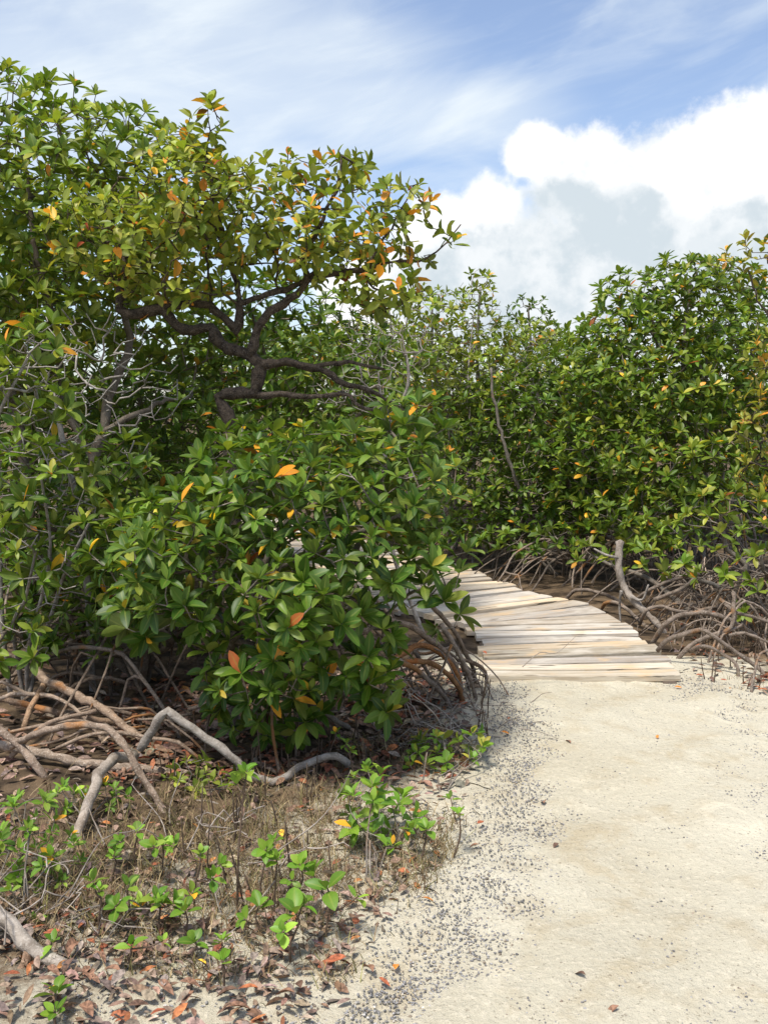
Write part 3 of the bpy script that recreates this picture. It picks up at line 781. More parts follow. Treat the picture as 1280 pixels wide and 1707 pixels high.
# its bare grey outer twigs
mangrove('leaning_mangrove', 'mangrove with leggy bare grey branches and leaf tufts at far left', (-2.0, 5.2), [(50, 590, 4.9, 75, 60, .3), (40, 680, 4.8, 90, 60, .3), (70, 800, 4.8, 90, 60, .3), (60, 920, 4.8, 100, 60, .3), (150, 950, 4.9, 70, 60, .25), (30, 1060, 4.8, 70, 50, .25), (150, 870, 5.0, 60, 50, .3)], 43,
    spacing=0.135, L=0.095, W=0.040, n=(6, 9), pal=PAL_RED, ns=5, inner=0.5, bare=0.28, wob=0.5, bark=M_DEAD, sr=.015, nstem=4, roots=10, root_rad=1.0, root_h=(0.15, 0.4), root_r=(0.009, 0.016))
# deep green middle growth behind the gnarled tree and the bush
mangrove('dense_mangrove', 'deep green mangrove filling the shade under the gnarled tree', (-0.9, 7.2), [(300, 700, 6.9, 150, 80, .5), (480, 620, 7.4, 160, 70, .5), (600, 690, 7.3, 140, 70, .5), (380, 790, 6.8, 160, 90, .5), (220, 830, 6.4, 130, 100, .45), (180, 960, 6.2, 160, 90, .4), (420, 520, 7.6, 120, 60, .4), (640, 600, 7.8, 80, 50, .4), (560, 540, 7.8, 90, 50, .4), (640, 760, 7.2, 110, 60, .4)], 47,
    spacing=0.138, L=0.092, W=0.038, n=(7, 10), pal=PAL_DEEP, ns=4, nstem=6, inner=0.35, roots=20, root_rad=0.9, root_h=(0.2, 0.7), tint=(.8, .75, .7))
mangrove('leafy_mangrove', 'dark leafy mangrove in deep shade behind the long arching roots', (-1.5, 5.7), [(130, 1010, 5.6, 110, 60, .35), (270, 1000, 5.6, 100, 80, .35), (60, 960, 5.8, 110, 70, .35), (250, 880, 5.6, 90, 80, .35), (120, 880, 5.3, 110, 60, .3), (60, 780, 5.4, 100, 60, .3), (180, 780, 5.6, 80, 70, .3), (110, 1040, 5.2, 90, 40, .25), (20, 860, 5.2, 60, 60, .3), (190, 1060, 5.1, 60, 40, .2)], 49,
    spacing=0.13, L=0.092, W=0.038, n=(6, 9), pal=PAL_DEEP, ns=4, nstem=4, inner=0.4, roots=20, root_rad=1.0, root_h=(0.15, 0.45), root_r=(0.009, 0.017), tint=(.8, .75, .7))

# beyond the boardwalk, middle
mangrove('olive_mangrove', 'olive-green mangrove with thin bare twigs behind the gnarled tree', (0.75, 11.3), [(720, 520, 10.3, 80, 45, .4), (690, 590, 10, 80, 60, .4), (790, 570, 10.6, 110, 50, .5), (800, 480, 10.6, 34, 36, .25), (780, 640, 10.2, 100, 60, .5), (885, 570, 11, 60, 40, .4)], 51,
    spacing=0.135, L=0.088, W=0.042, n=(6, 9), pal=PAL_OLIVE, ns=3, nstem=5, inner=0.35, bark=M_DEAD, wob=0.35, bare=0.12, back=.05, roots=4)
mangrove('dark_tipped_mangrove', 'small dark mangrove top rising just left of the sky gap', (1.75, 12.6), [(880, 515, 12.3, 36, 24, .3), (905, 560, 12.3, 45, 36, .35), (850, 560, 12.3, 36, 40, .3)], 52,
    spacing=0.16, L=0.085, W=0.04, n=(5, 8), pal=PAL_DEEP[:2], ns=3, nstem=3, inner=0.5)
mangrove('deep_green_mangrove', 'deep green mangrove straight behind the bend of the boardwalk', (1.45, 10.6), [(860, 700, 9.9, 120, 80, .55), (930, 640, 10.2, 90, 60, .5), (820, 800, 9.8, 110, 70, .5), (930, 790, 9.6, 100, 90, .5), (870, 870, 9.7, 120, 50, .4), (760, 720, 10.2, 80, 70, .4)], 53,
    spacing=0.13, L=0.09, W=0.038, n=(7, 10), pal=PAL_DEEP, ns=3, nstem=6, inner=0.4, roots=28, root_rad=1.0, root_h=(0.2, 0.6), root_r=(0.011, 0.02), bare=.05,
    stems=[(S([(905, 960, 10.2), (880, 900, 10), (865, 820, 9.4), (840, 740, 9.3), (822, 660, 9.3), (818, 615, 9.3)]), 0.026, 0.012), (S([(860, 960, 10.4), (930, 860, 10), (950, 760, 9.8), (940, 660, 10)]), 0.03, 0.012), (S([(800, 930, 10.8), (790, 840, 10.2), (770, 740, 10.2)]), 0.03, 0.012)])
rng = R(79)
tr_ = mangrove('creeping_mangrove', 'low mangrove on tangled roots along the far right side of the boardwalk', (1.75, 9.4), [(800, 880, 9.6, 60, 28, .25), (860, 905, 9.2, 60, 24, .25), (930, 900, 8.8, 50, 30, .25), (740, 880, 10, 50, 30, .25)], 54, spacing=.16, L=.10, W=.046, n=(6, 9), pal=PAL_DEEP, ns=3, nstem=5, inner=.5, sr=.016)
for px in range(770, 1000, 24):
    for k in range(3):
        py = 925 + (px - 770) * .27 + rng.uniform(-6, 22) - 8; g = gr(px + rng.uniform(-15, 15), py); g2 = g + np.array([rng.uniform(.25, .8), rng.uniform(-.25, .35), 0]); g3 = g + np.array([rng.uniform(-.02, .12), rng.uniform(-.1, .1), 0])
        g2[2] = rng.uniform(.15, .4); g3[2] = -.02; acc = Acc(); p = arch(g2, g3, rng.uniform(.03, .14), rng); tube(acc, p, np.linspace(.013, .011, len(p)), 7, np.array((1, 1, 1)) * np.exp(rng.normal(0, .2)), rng, .06); acc.obj('prop_root', M_ROOT, tr_)
prop_roots(tr_, 22, (1.95, 9.2), 0.9, rng, (.12, .45), (.009, .015))
# right-hand mass
mangrove('spreading_mangrove', 'big spreading green mangrove with domed crown right of the sky gap', (3.1, 9.7), [(1080, 500, 9.4, 90, 50, .45), (1150, 470, 9.3, 90, 45, .45), (1050, 560, 9.3, 110, 45, .5), (1180, 560, 9.1, 110, 60, .5), (1030, 640, 9.1, 110, 70, .55), (1140, 660, 8.9, 120, 80, .55), (1240, 640, 8.9, 80, 90, .5), (1040, 740, 8.9, 110, 75, .5), (1150, 780, 8.6, 110, 90, .5), (985, 830, 9.2, 70, 70, .4), (1080, 860, 8.5, 110, 60, .4), (1220, 480, 9.4, 60, 40, .35)], 61,
    spacing=0.132, L=0.095, W=0.040, n=(7, 11), pal=PAL_RED, ns=4, nstem=7, inner=0.3, roots=30, root_rad=1.1, root_h=(0.25, 0.7), root_r=(0.012, 0.022), mx=0.05)
er = mangrove('low_mangrove', 'low bright green mangrove bough above the tangled roots on the right', (2.75, 6.9), [(1200, 860, 6.9, 90, 55, .3), (1180, 935, 6.7, 60, 40, .2), (1265, 920, 6.6, 50, 60, .25), (1110, 925, 7.4, 50, 30, .2), (985, 925, 8.3, 40, 25, .15), (1250, 1000, 6.5, 40, 25, .15), (1060, 930, 7.8, 50, 28, .2), (1130, 960, 7.2, 40, 20, .15)], 62,
    spacing=0.16, L=0.095, W=0.040, n=(6, 9), pal=PAL_RED[1:], ns=5, nstem=4, inner=0.5, roots=20, root_rad=0.85, root_h=(0.15, 0.45), root_r=(0.008, 0.014), wob=.4)
mangrove('ochre_mangrove', 'mangrove with yellowing ochre and orange leaves at the right edge', (3.4, 8.0), [(1262, 420, 8, 55, 34, .25), (1215, 430, 8.1, 36, 24, .2), (1290, 600, 7.8, 60, 60, .3), (1268, 700, 7.7, 50, 60, .25), (1275, 790, 7.6, 50, 40, .25)], 63,
    spacing=0.145, L=0.092, W=0.043, n=(4, 7), pal=PAL_OCH, ns=4, inner=0.5, bark=M_DARK, bare=0.12, back=0.06, up=.35,
    stems=[(S([(1345, 1010, 8), (1335, 820, 8), (1318, 680, 7.9), (1300, 590, 7.9), (1280, 530, 8), (1262, 500, 8), (1248, 450, 8)]), .022, .007), (S([(1318, 680, 7.9), (1290, 720, 7.8), (1268, 740, 7.7)]), .012, .006), (S([(1280, 530, 8), (1285, 470, 8), (1280, 420, 8)]), .012, .005)])
rng = R(78)
ROOTS_R = [([(1085, 1075, 6.5), (1105, 1043, 6.4), (1120, 1032, 6.4), (1140, 1024, 6.4), (1177, 1022, 6.35), (1212, 1032, 6.35), (1242, 1050, 6.35), (1265, 1065, 6.35), (1282, 1100, 6.35)], 11),
           ([(1095, 1085, 6.1), (1112, 1067, 6.05), (1140, 1057, 6.0), (1167, 1049, 6.0), (1185, 1057, 5.95), (1210, 1077, 5.95), (1240, 1097, 5.9), (1265, 1115, 5.85), (1285, 1135, 5.8)], 10),
           ([(1128, 1100, 6.2), (1150, 1075, 6.2), (1172, 1065, 6.2), (1192, 1057, 6.2), (1212, 1050, 6.2), (1222, 1033, 6.2), (1222, 987, 6.25)], 10),
           ([(1150, 1085, 5.95), (1165, 1077, 5.9), (1185, 1080, 5.9), (1205, 1092, 5.9), (1227, 1107, 5.85), (1231, 1140, 5.8)], 8),
           ([(1055, 1010, 7.3), (1070, 990, 7.2), (1100, 975, 7.1), (1130, 964, 7.1), (1165, 957, 7.1)], 8), ([(1090, 1000, 7), (1120, 988, 6.9), (1142, 977, 6.9), (1160, 962, 7)], 9),
           ([(940, 1000, 8.3), (960, 984, 8.2), (985, 985, 8.1), (1010, 992, 8.0), (1035, 1006, 7.9), (1048, 1035, 7.7)], 8),
           ([(1065, 1040, 7), (1076, 1018, 6.9), (1100, 1011, 6.9), (1122, 1017, 6.8), (1150, 1020, 6.8), (1200, 1010, 6.8)], 8),
           ([(1000, 1020, 7.8), (1008, 1006, 7.7), (1025, 1004, 7.6), (1045, 1016, 7.5), (1060, 1030, 7.4), (1095, 1060, 7.0)], 8),
           ([(1200, 1000, 6.5), (1225, 1020, 6.3), (1260, 1030, 6.3), (1300, 1045, 6.3)], 8), ([(1215, 1060, 6.1), (1240, 1055, 6.1), (1290, 1075, 6.1)], 7),
           ([(1250, 1160, 5.4), (1262, 1100, 5.6), (1275, 1085, 5.7), (1300, 1080, 5.8)], 6)]
for p, w_ in ROOTS_R: traced_root(er, p, w_ * .82, rng, tint=np.array((1, 1, 1)) * np.exp(rng.normal(0, .12)))
prop_roots(er, 26, (2.6, 6.4), 0.6, rng, (0.08, 0.4), (0.006, 0.012))
for q in ((2.35, 6.9), (2.75, 7.3), (3.1, 6.6), (2.7, 8.2), (2.6, 7.7), (2.5, 8.8)): prop_roots(tr_, 14, q, 0.45, rng, (0.06, 0.32), (0.005, 0.010), tint=(1.15, 1.12, 1.08))
prop_roots(er, 24, (2.6, 7.5), 0.8, rng, (0.1, 0.45), (0.007, 0.013))

# trees that stand behind
BACK = [('shaded_mangrove', 'shaded mangrove behind the tall mangrove on the left', (-3.4, 9.2), [(60, 450, 9, 200, 120, .8), (60, 640, 9, 220, 130, .8), (120, 820, 9, 220, 120, .8), (40, 950, 9, 200, 60, .6), (180, 900, 8.6, 160, 70, .5)], 71, PAL_DEEP),
        ('shaded_mangrove', 'shaded mangrove seen through the branches of the gnarled tree', (-1.9, 10.6), [(380, 620, 9.8, 160, 90, .7), (330, 760, 9.8, 200, 110, .7), (340, 880, 9.6, 160, 50, .5), (250, 700, 9, 140, 80, .5), (520, 640, 10.2, 120, 80, .5)], 72, PAL_DEEP),
        ('distant_mangrove', 'distant mangrove between the gnarled tree and the boardwalk bend', (0.1, 14.6), [(600, 590, 14, 160, 50, .8), (700, 660, 14, 150, 80, .8), (640, 760, 14, 170, 90, .8), (700, 840, 13.8, 150, 50, .6)], 73, PAL_OLIVE),
        ('distant_mangrove', 'distant mangrove below the grey cloud behind deep green growth', (3.0, 13.6), [(930, 620, 13.2, 120, 60, .8), (900, 730, 13, 150, 90, .8), (1000, 760, 13, 120, 110, .8), (920, 850, 12.8, 140, 50, .6)], 74, PAL_RED),
        ('distant_mangrove', 'distant mangrove screened by the domed crown on the right', (5.2, 12.6), [(1150, 640, 12.3, 170, 110, .8), (1130, 575, 12.3, 140, 50, .5), (1230, 570, 11.5, 90, 50, .5), (1180, 800, 12, 180, 120, .8), (1080, 900, 11.6, 140, 40, .5), (1260, 560, 12, 90, 80, .6)], 75, PAL_DEEP),
        ('far_mangrove', 'farthest mangrove closing the gap above the boardwalk', (-1.2, 20), [(500, 640, 19, 200, 70, 1.0), (650, 720, 19, 220, 60, 1.0), (800, 690, 19, 220, 80, 1.0), (980, 690, 19, 180, 80, 1.0)], 76, PAL_OLIVE)]
for nm, lb, b, bl, sd, pal in BACK:
    mangrove(nm, lb, b, bl, sd, spacing=0.175 if b[1] < 16 else 0.28, L=0.12 if b[1] < 16 else .16, W=0.052 if b[1] < 16 else .08, n=(6, 9), pal=pal, ns=2, nstem=6, inner=0.3, roots=14 if b[1] < 14 else 0, root_rad=1.3, root_h=(0.2, 0.7), root_r=(.012, .022), tint=(.7, .65, .6))

# bare twiggy dead shrub between the gnarled tree and the background
def bare_shrub(name, label, base, stems, blobs, seed, spacing, mat=M_DEAD, rt=0.0022, wob=.5, cat='dead shrub'):
    rng = R(seed); root = thing(name, label, cat, (base[0], base[1], h(*base)))
    tips, cs, rs = fill([blob(*b) for b in blobs], spacing, rng, 0.7); sk = Skel()
    for pts, r0, r1 in stems:
        q = spline(pts, .06); sk.chain(q, sk.nearest(q[0]) if sk.p else -1, r0, r1)
    sk.grow(tips, rng, 0.05, wob); a, b = Acc(), Acc(); sk.build(a, b, rng, rt, .45, .02, .008)
    if a.n: a.obj('trunk', mat, root)
    b.obj('twigs', mat, root)
bare_shrub('dead_shrub', 'leafless tangle of grey twigs right of the gnarled trunk', (0.3, 7.0), [([np.array([0.3, 7.0, -.05]), at(650, 900, 6.9), at(640, 720, 6.7), at(630, 620, 6.6)], .016, .006), ([at(640, 720, 6.7), at(680, 640, 6.7), at(670, 560, 6.7)], .01, .004)],
           [(630, 580, 6.6, 70, 70, .25), (680, 560, 6.7, 60, 60, .2), (610, 650, 6.6, 60, 40, .2), (560, 640, 6.5, 50, 40, .2)], 81, 0.085)
bare_shrub('dead_shrub', 'leggy leafless grey shrub in the shadow at far left', (-1.7, 5.5), [([np.array([-1.7, 5.5, -.05]), at(140, 900, 5.4), at(110, 760, 5.3), at(90, 650, 5.3)], .014, .006), ([np.array([-1.7, 5.5, -.05]), at(170, 850, 5.4), at(180, 720, 5.5), at(170, 600, 5.6)], .013, .006)],
           [(70, 720, 5.2, 90, 90, .3), (170, 640, 5.5, 110, 80, .3), (200, 720, 5.5, 60, 60, .25), (60, 860, 5.1, 90, 60, .25), (150, 560, 5.6, 110, 50, .3), (40, 600, 5.0, 70, 60, .25), (60, 960, 4.9, 80, 60, .2), (260, 650, 5.6, 70, 50, .25)], 82, 0.125, rt=.0036)
bare_shrub('dead_shrub', 'bare pale twigs standing up in front of the olive mangrove', (0.95, 10.2), [([np.array([.95, 10.2, -.05]), at(790, 800, 10.1), at(780, 640, 10), at(790, 520, 10.2)], .014, .005)], [(790, 530, 10.2, 60, 60, .25), (740, 610, 9.9, 70, 60, .25), (860, 620, 10, 60, 50, .25)], 83, 0.14)
# leaning dead trunk by the boardwalk
root = thing('leaning_snag', 'leaning mottled dead trunk rising beside the boardwalk', 'dead trunk', tuple(gr(1105, 1062)))
rng = R(84); P = spline([at(1118, 1075, 7.0), at(1100, 1046, 7.0), at(1063, 1008, 7.1), at(1040, 980, 7.2), at(1031, 944, 7.2), at(1033, 903, 7.25)], .03)
acc = Acc(); tube(acc, P, np.linspace(.026, .03, len(P)), 9, (1.05, 1.0, .95), rng, .12); acc.obj('trunk', M_DEAD, root)
acc = Acc()
for q in ([(1035, 985, 7.15), (1032, 1010, 7.2), (1034, 1040, 7.2)], [(1050, 995, 7.1), (1070, 1000, 7.05), (1080, 975, 7.0)], [(1031, 930, 7.2), (1010, 925, 7.2), (990, 915, 7.3)]):
    p = spline([at(*x) for x in q], .03); tube(acc, p, np.linspace(.012, .007, len(p)), 6, (1, 1, 1), rng, .05)
acc.obj('branch', M_DEAD, root)

# ------------------------------------------------------------------ the big arching roots of the left foreground
rng = R(90)
BIGR = [('long pale root lying level across the left foreground', [(-60, 1225, 4.35), (0, 1242, 4.3), (65, 1255, 4.25), (125, 1270, 4.2), (200, 1277, 4.2), (280, 1287, 4.2), (350, 1294, 4.25), (420, 1300, 4.2)], 16, (1.1, 1.08, 1.05), M_ROOT),
        ('smooth grey root arching over the long pale root', [(20, 1245, 4.2), (50, 1228, 4.1), (100, 1213, 4.0), (150, 1209, 3.95), (185, 1217, 3.9), (210, 1247, 3.85), (240, 1300, 3.8), (270, 1347, 3.75), (290, 1405, 3.7)], 12, (1, .95, .9), M_ROOT),
        ('thick flaking root bending down into the sand at left', [(225, 1262, 4.1), (205, 1263, 4.0), (183, 1270, 3.9), (165, 1290, 3.8), (155, 1325, 3.65), (135, 1370, 3.5), (118, 1415, 3.4), (108, 1455, 3.3), (96, 1505, 3.2)], 19, (1.15, 1.08, 1.0), M_DEAD),
        ('angular silver root kinked like an elbow before the bush', [(232, 1250, 4.05), (250, 1225, 4.05), (270, 1192, 4.02), (280, 1187, 4.02), (320, 1213, 4.02), (370, 1248, 4.0), (395, 1270, 4.0), (425, 1295, 4.0), (452, 1303, 4.0), (480, 1293, 4.05), (500, 1278, 4.1), (560, 1260, 4.15), (588, 1286, 4.24), (600, 1300, 4.27)], 14, (1.0, .98, .95), M_DEAD),
        ('forked orange-stained root at the shady left side', [(66, 1118, 4.9), (72, 1132, 4.8), (100, 1145, 4.75), (150, 1170, 4.7), (180, 1187, 4.65), (240, 1235, 4.5)], 14, (1.05, .95, .85), M_ROOT),
        ('thin strut propping the forked orange-stained root', [(76, 1138, 4.8), (66, 1156, 4.7), (52, 1180, 4.6), (40, 1212, 4.5)], 10, (1.1, .9, .7), M_ROOT),
        ('root sloping down out of the left edge', [(-30, 1195, 4.3), (0, 1217, 4.2), (30, 1240, 4.15), (60, 1275, 4.1), (85, 1310, 4.1)], 15, (1, .95, .92), M_ROOT),
        ('brown root low in the shade at the left edge', [(-30, 1158, 4.9), (0, 1165, 4.9), (60, 1178, 4.85), (115, 1193, 4.8), (190, 1205, 4.8)], 11, (.95, .82, .7), M_ROOT),
        ('slim root curving over the sloping root', [(20, 1262, 4.3), (35, 1242, 4.3), (60, 1220, 4.3), (95, 1200, 4.3), (160, 1186, 4.4)], 9, (1, .92, .85), M_ROOT),
        ('knobby root in the bottom left corner', [(-40, 1505, 2.78), (0, 1528, 2.74), (30, 1552, 2.70), (52, 1580, 2.66), (85, 1596, 2.64), (118, 1624, 2.61), (137, 1664, 2.60)], 25, (1.1, 1.06, 1.0), M_DEAD),
        ('long brown root running right from the corner root', [(-20, 1534, 2.86), (0, 1538, 2.86), (50, 1542, 2.86), (115, 1556, 2.84), (175, 1542, 2.88), (250, 1517, 3.02)], 17, (1.0, .9, .8), M_ROOT),
        ('stubby foot root under the corner root', [(52, 1580, 2.66), (42, 1606, 2.64), (30, 1630, 2.62), (14, 1672, 2.6)], 18, (1.15, .95, .8), M_ROOT),
        ('brown root poking out right of the arching root', [(283, 1360, 3.8), (310, 1363, 3.75), (350, 1375, 3.7), (400, 1396, 3.62)], 9, (1, .85, .75), M_ROOT),
        ('short root hanging straight down under the level root', [(207, 1280, 4.15), (205, 1305, 4.1), (210, 1330, 4.05), (222, 1358, 3.9)], 8, (.9, .7, .6), M_ROOT)]
for i, (lb, pts, w_, tn, mt) in enumerate(BIGR):
    o = traced_root(None, pts, w_ * 1.08, rng, mt, np.array(tn) * (1.02 if mt is M_DEAD else 1.4), name='arching_root', lump=.07)
    c = at(*pts[len(pts) // 2]); tag(o, lb, 'root', 'big roots of the left foreground')
for k in range(16):
    px, py = rng.uniform(-30, 330), rng.uniform(1150, 1275); g = gr(px, py); a = rng.choice([rng.normal(0.1, .35), rng.normal(2.9, .4)]); L_ = rng.uniform(.35, .9)
    e = g + np.array([cos(a) * L_, -abs(sin(a)) * L_ * .5, 0]); e[2] = -.03; g[2] = rng.uniform(.03, .22); acc = Acc(); p = arch(g, e, rng.uniform(.02, .12), rng); r0 = rng.uniform(.006, .012)
    tube(acc, p, np.linspace(r0, r0 * .8, len(p)), 7, np.array((1.25, 1.18, 1.1)) * np.exp(rng.normal(0, .2)), rng, .07); acc.obj('prop_root', M_ROOT, tl)
STICKS = [('bare crooked stick on the leaf litter at bottom left', [(78, 1686, 2.55), (140, 1658, 2.60), (190, 1634, 2.66), (228, 1621, 2.70)], 7), ('curved grey stick on the sand beside the shells', [(618, 1604, 2.76), (683, 1574, 2.85), (719, 1551, 2.92), (757, 1554, 2.91)], 7),
          ('brown stick lying at the left corner of the boardwalk', [(788, 1144, 5.5), (810, 1147, 5.5), (836, 1153, 5.45), (856, 1164, 5.38)], 6), ('stick leaning out of litter by the path bush', [(748, 1285, 4.2), (742, 1250, 4.3), (735, 1225, 4.5)], 5),
          ('thin pale stick across the grass under the elbow root', [(290, 1340, 3.9), (345, 1335, 3.85), (400, 1358, 3.8)], 4), ('grey stick on the shaded litter below the bush', [(520, 1255, 4.4), (570, 1262, 4.45), (600, 1240, 4.5)], 7),
          ('pale splintered stick lying beside the elbow root', [(395, 1322, 4.1), (440, 1326, 4.05), (560, 1330, 4.0)], 7)]
for lb, pts, w_ in STICKS:
    o = traced_root(None, pts, w_, rng, M_DEAD, (1.05, 1, .95), name='fallen_stick'); tag(o, lb, 'stick', 'fallen sticks')
o = traced_root(None, [(690, 1222, 4.95), (720, 1205, 5.0), (749, 1197, 5.05), (775, 1199, 5.05), (797, 1205, 5.0), (819, 1209, 4.95), (836, 1222, 4.85), (856, 1240, 4.72)], 16, rng, M_DEAD, (1.0, .97, .93), .7, 'driftwood_log', .14)
tag(o, 'weathered grey log lying at the left edge of the path', 'log')
rng = R(95)   # tangles of fine dead twigs
def twig_tangle(name, label, centre, rad, n, seed):
    rng = R(seed); acc = Acc()
    for i in range(n):
        c = np.array([centre[0] + rng.normal(0, rad), centre[1] + rng.normal(0, rad * .7), abs(rng.normal(0.04, .05))]); a = rng.uniform(0, 6.28); L = rng.uniform(.08, .32)
        d = np.array([cos(a), sin(a), rng.normal(0.1, .35)]); p = [c, c + d * L * .4 + rng.normal(0, .02, 3), c + d * L * .75 + rng.normal(0, .03, 3), c + d * L]
        p = np.array(p); p[:, 2] = np.maximum(p[:, 2], h(p[:, 0], p[:, 1]) + .004)
        s = spline(p, .04); tube(acc, s, np.linspace(.0032, .0012, len(s)), 4, np.array((1.05, 1.0, .95)) * np.exp(rng.normal(0, .2)), cap=False)
    o = acc.obj(name, M_DEAD); o['kind'] = 'stuff'; tag(o, label, 'twigs', 'tangles of dead twigs')
twig_tangle('twig_tangle', 'tangle of pale dead twigs around the corner root', gr(60, 1560), .16, 40, 96)
twig_tangle('twig_tangle', 'tangle of thin dead twigs beside the path log', gr(730, 1235), .18, 60, 97)
twig_tangle('twig_tangle', 'tangle of dead twigs in the middle of dry grass', gr(380, 1430), .22, 30, 98)
twig_tangle('twig_tangle', 'tangle of dead twigs under the roots beside boardwalk', gr(720, 1170), .2, 50, 99)

# ------------------------------------------------------------------ seedlings and little shrubs
def seedling(label, top, base, D, seed, nros=1, L=0.05, W=0.028, side=0, pal=PAL_YOUNG, name='mangrove_seedling', n=(4, 7)):
    rng = R(seed); b = at(base[0], base[1], D); b = gr(base[0], base[1]); D = b[1]; t = at(top[0], top[1], D)
    root = thing(name, label, 'seedling', (b[0], b[1], h(b[0], b[1])), 'young mangrove seedlings')
    st = Acc(); lf = Acc(); hgt = t[2] - b[2]
    p = spline([b - [0, 0, .02], b + (t - b) * .4 + rng.normal(0, .01, 3), b + (t - b) * .75 + rng.normal(0, .01, 3), t], .03)
    tube(st, p, np.linspace(.0045, .0026, len(p)), 6, (.62, .5, .42), rng, .05)
    tips, ax = [t], [np.array([rng.normal(0, .2), -.25, 1.0])]
    for i in range(nros - 1):
        f = rng.uniform(.35, .9); q = b + (t - b) * f; a = rng.uniform(0, 6.28); L2 = rng.uniform(.05, .11)
        e = q + np.array([cos(a) * L2, sin(a) * L2, rng.uniform(.01, .08)]); s = spline([q, q + (e - q) * .5 + [0, 0, -.008], e], .03)
        tube(st, s, np.linspace(.0028, .002, len(s)), 5, (.62, .5, .42)); tips.append(e); ax.append(np.array([cos(a) * .6, sin(a) * .6 - .2, .8]))
    rosettes(lf, np.array(tips), np.array(ax), rng, n, L, W, pal, 6, (0.35, 1.3), .014)
    st.obj('stem', M_BARK, root); lf.obj('leaves', M_LEAF, root); return root
SEED = [('bright seedling with one tuft left of the arching root foot', (230, 1385), (228, 1450), 2), ('slim seedling close against the arching root foot', (272, 1405), (270, 1470), 2), ('spreading seedling with many tufts in the dry grass', (335, 1420), (325, 1515), 5),
        ('broad-leaved seedling low in the grass left of centre', (215, 1475), (218, 1540), 2), ('pale young seedling in the middle of the grass', (262, 1495), (268, 1565), 3), ('dark little seedling right of the pale young one', (308, 1515), (310, 1575), 2),
        ('tall thin seedling with a bare red stem', (412, 1285), (396, 1515), 2), ('upright seedling with leaves at half height', (455, 1400), (440, 1510), 2), ('seedling carrying one orange leaf on a dark stem', (462, 1430), (455, 1530), 1),
        ('round-leaved seedling beside the path edge grass', (500, 1440), (494, 1540), 2), ('largest flat seedling rosette near the path', (492, 1520), (484, 1600), 3), ('stout seedling with a browning heart near the path', (545, 1480), (542, 1560), 3),
        ('low seedling between grass and largest rosette', (432, 1510), (430, 1560), 2), ('lone seedling rooted among the brown leaves', (370, 1600), (374, 1655), 2), ('yellow-green seedling left of the pale young one', (165, 1480), (168, 1560), 2),
        ('tiny seedling above the corner root', (88, 1568), (88, 1610), 1), ('tiny bright seedling in the lower grass', (220, 1575), (222, 1630), 2), ('seedling half cut off at the bottom left corner', (92, 1685), (92, 1720), 2),
        ('small seedling above the lone litter seedling', (325, 1568), (328, 1610), 1), ('seedling behind the bright tuft', (190, 1425), (192, 1480), 2), ('small seedling under the foreground bush on the litter', (405, 1290), (405, 1345), 1),
        ('young seedling at the end of the elbow root', (585, 1250), (588, 1310), 2), ('seedling at the right edge of the path shrub', (765, 1355), (752, 1430), 2), ('seedling leaning over the shells by the path', (710, 1380), (700, 1440), 2), ('tiny seedling at the shady foot of the bush', (560, 1220), (560, 1275), 1)]
for i, (lb, tp, bs, k) in enumerate(SEED):
    seedling(lb, tp, bs, 3, 200 + i, k, L=0.06 if 'flat' in lb or 'stout' in lb else 0.043, W=0.036 if 'flat' in lb or 'stout' in lb else 0.026)


def shrub(label, base, blobs, seed, spacing=.055, L=.042, W=.02, pal=PAL_YOUNG, n=(5, 8), group='little shrubs', inner=.5):
    b = gr(*base); return mangrove('young_shrub', label, b[:2], blobs, seed, spacing=spacing, L=L, W=W, pal=pal, n=n, ns=4, nstem=5, inner=inner, split=.006, rt=.0014, mx=.006, cat='shrub', group=group, back=.02, up=.7, zmin=.03, spread=(.3, 1.4), sr=.005)
shrub('fine-leaved bright green shrub at the left edge', (40, 1540), [(40, 1370, 3.1, 65, 60, .15), (30, 1460, 3.05, 70, 60, .15), (90, 1430, 3.1, 50, 70, .12)], 301, .075)
shrub('small fine-leaved shrub behind the flaking root', (150, 1440), [(150, 1350, 3.75, 55, 45, .12), (180, 1330, 3.75, 40, 35, .1), (110, 1330, 3.7, 40, 40, .1)], 302, .075)
shrub('bushy bright green shrub at the path edge', (615, 1480), [(610, 1320, 3.5, 50, 45, .14), (655, 1350, 3.5, 42, 45, .12), (600, 1380, 3.45, 36, 45, .12), (650, 1420, 3.4, 34, 30, .1)], 303, .082, .056, .030)
shrub('yellowish shrub below the weathered log', (735, 1330), [(730, 1250, 4.3, 50, 36, .13), (780, 1240, 4.3, 34, 26, .1), (700, 1290, 4.2, 40, 30, .1)], 304, .075, .058, .030, PAL_YOUNG + [((0.34, .34, .05), .3)])
shrub('little olive shrub by the tip of the elbow root', (330, 1330), [(320, 1290, 4.0, 50, 26, .12), (370, 1300, 3.95, 40, 24, .1)], 305, .07, .045, .024, PAL_OLIVE)
shrub('low leafy shrub at the bottom left grass', (250, 1640), [(235, 1560, 2.95, 50, 26, .08), (60, 1560, 2.85, 30, 20, .06)], 306, .07, .04, .018)

# ------------------------------------------------------------------ leaf litter, fallen leaves, grass, shells, root shoots
BROWN = [((0.19, 0.115, 0.075), .32), ((0.26, 0.175, 0.125), .26), ((0.17, 0.13, 0.105), .18), ((0.33, 0.25, 0.19), .14), ((0.26, 0.085, 0.04), .06), ((0.42, 0.17, 0.06), .03)]


def litter_pos(rng, n, band):
    out = []
    while len(out) < n:
        py = rng.uniform(*band[1]); px = rng.uniform(*band[0]); g = gr(px, py); l, r = edges(g[1])
        if g[0] < l - 0.02 - abs(rng.normal(0, .05)) or g[0] > r + .02: out.append(g[:2])
    return np.array(out)


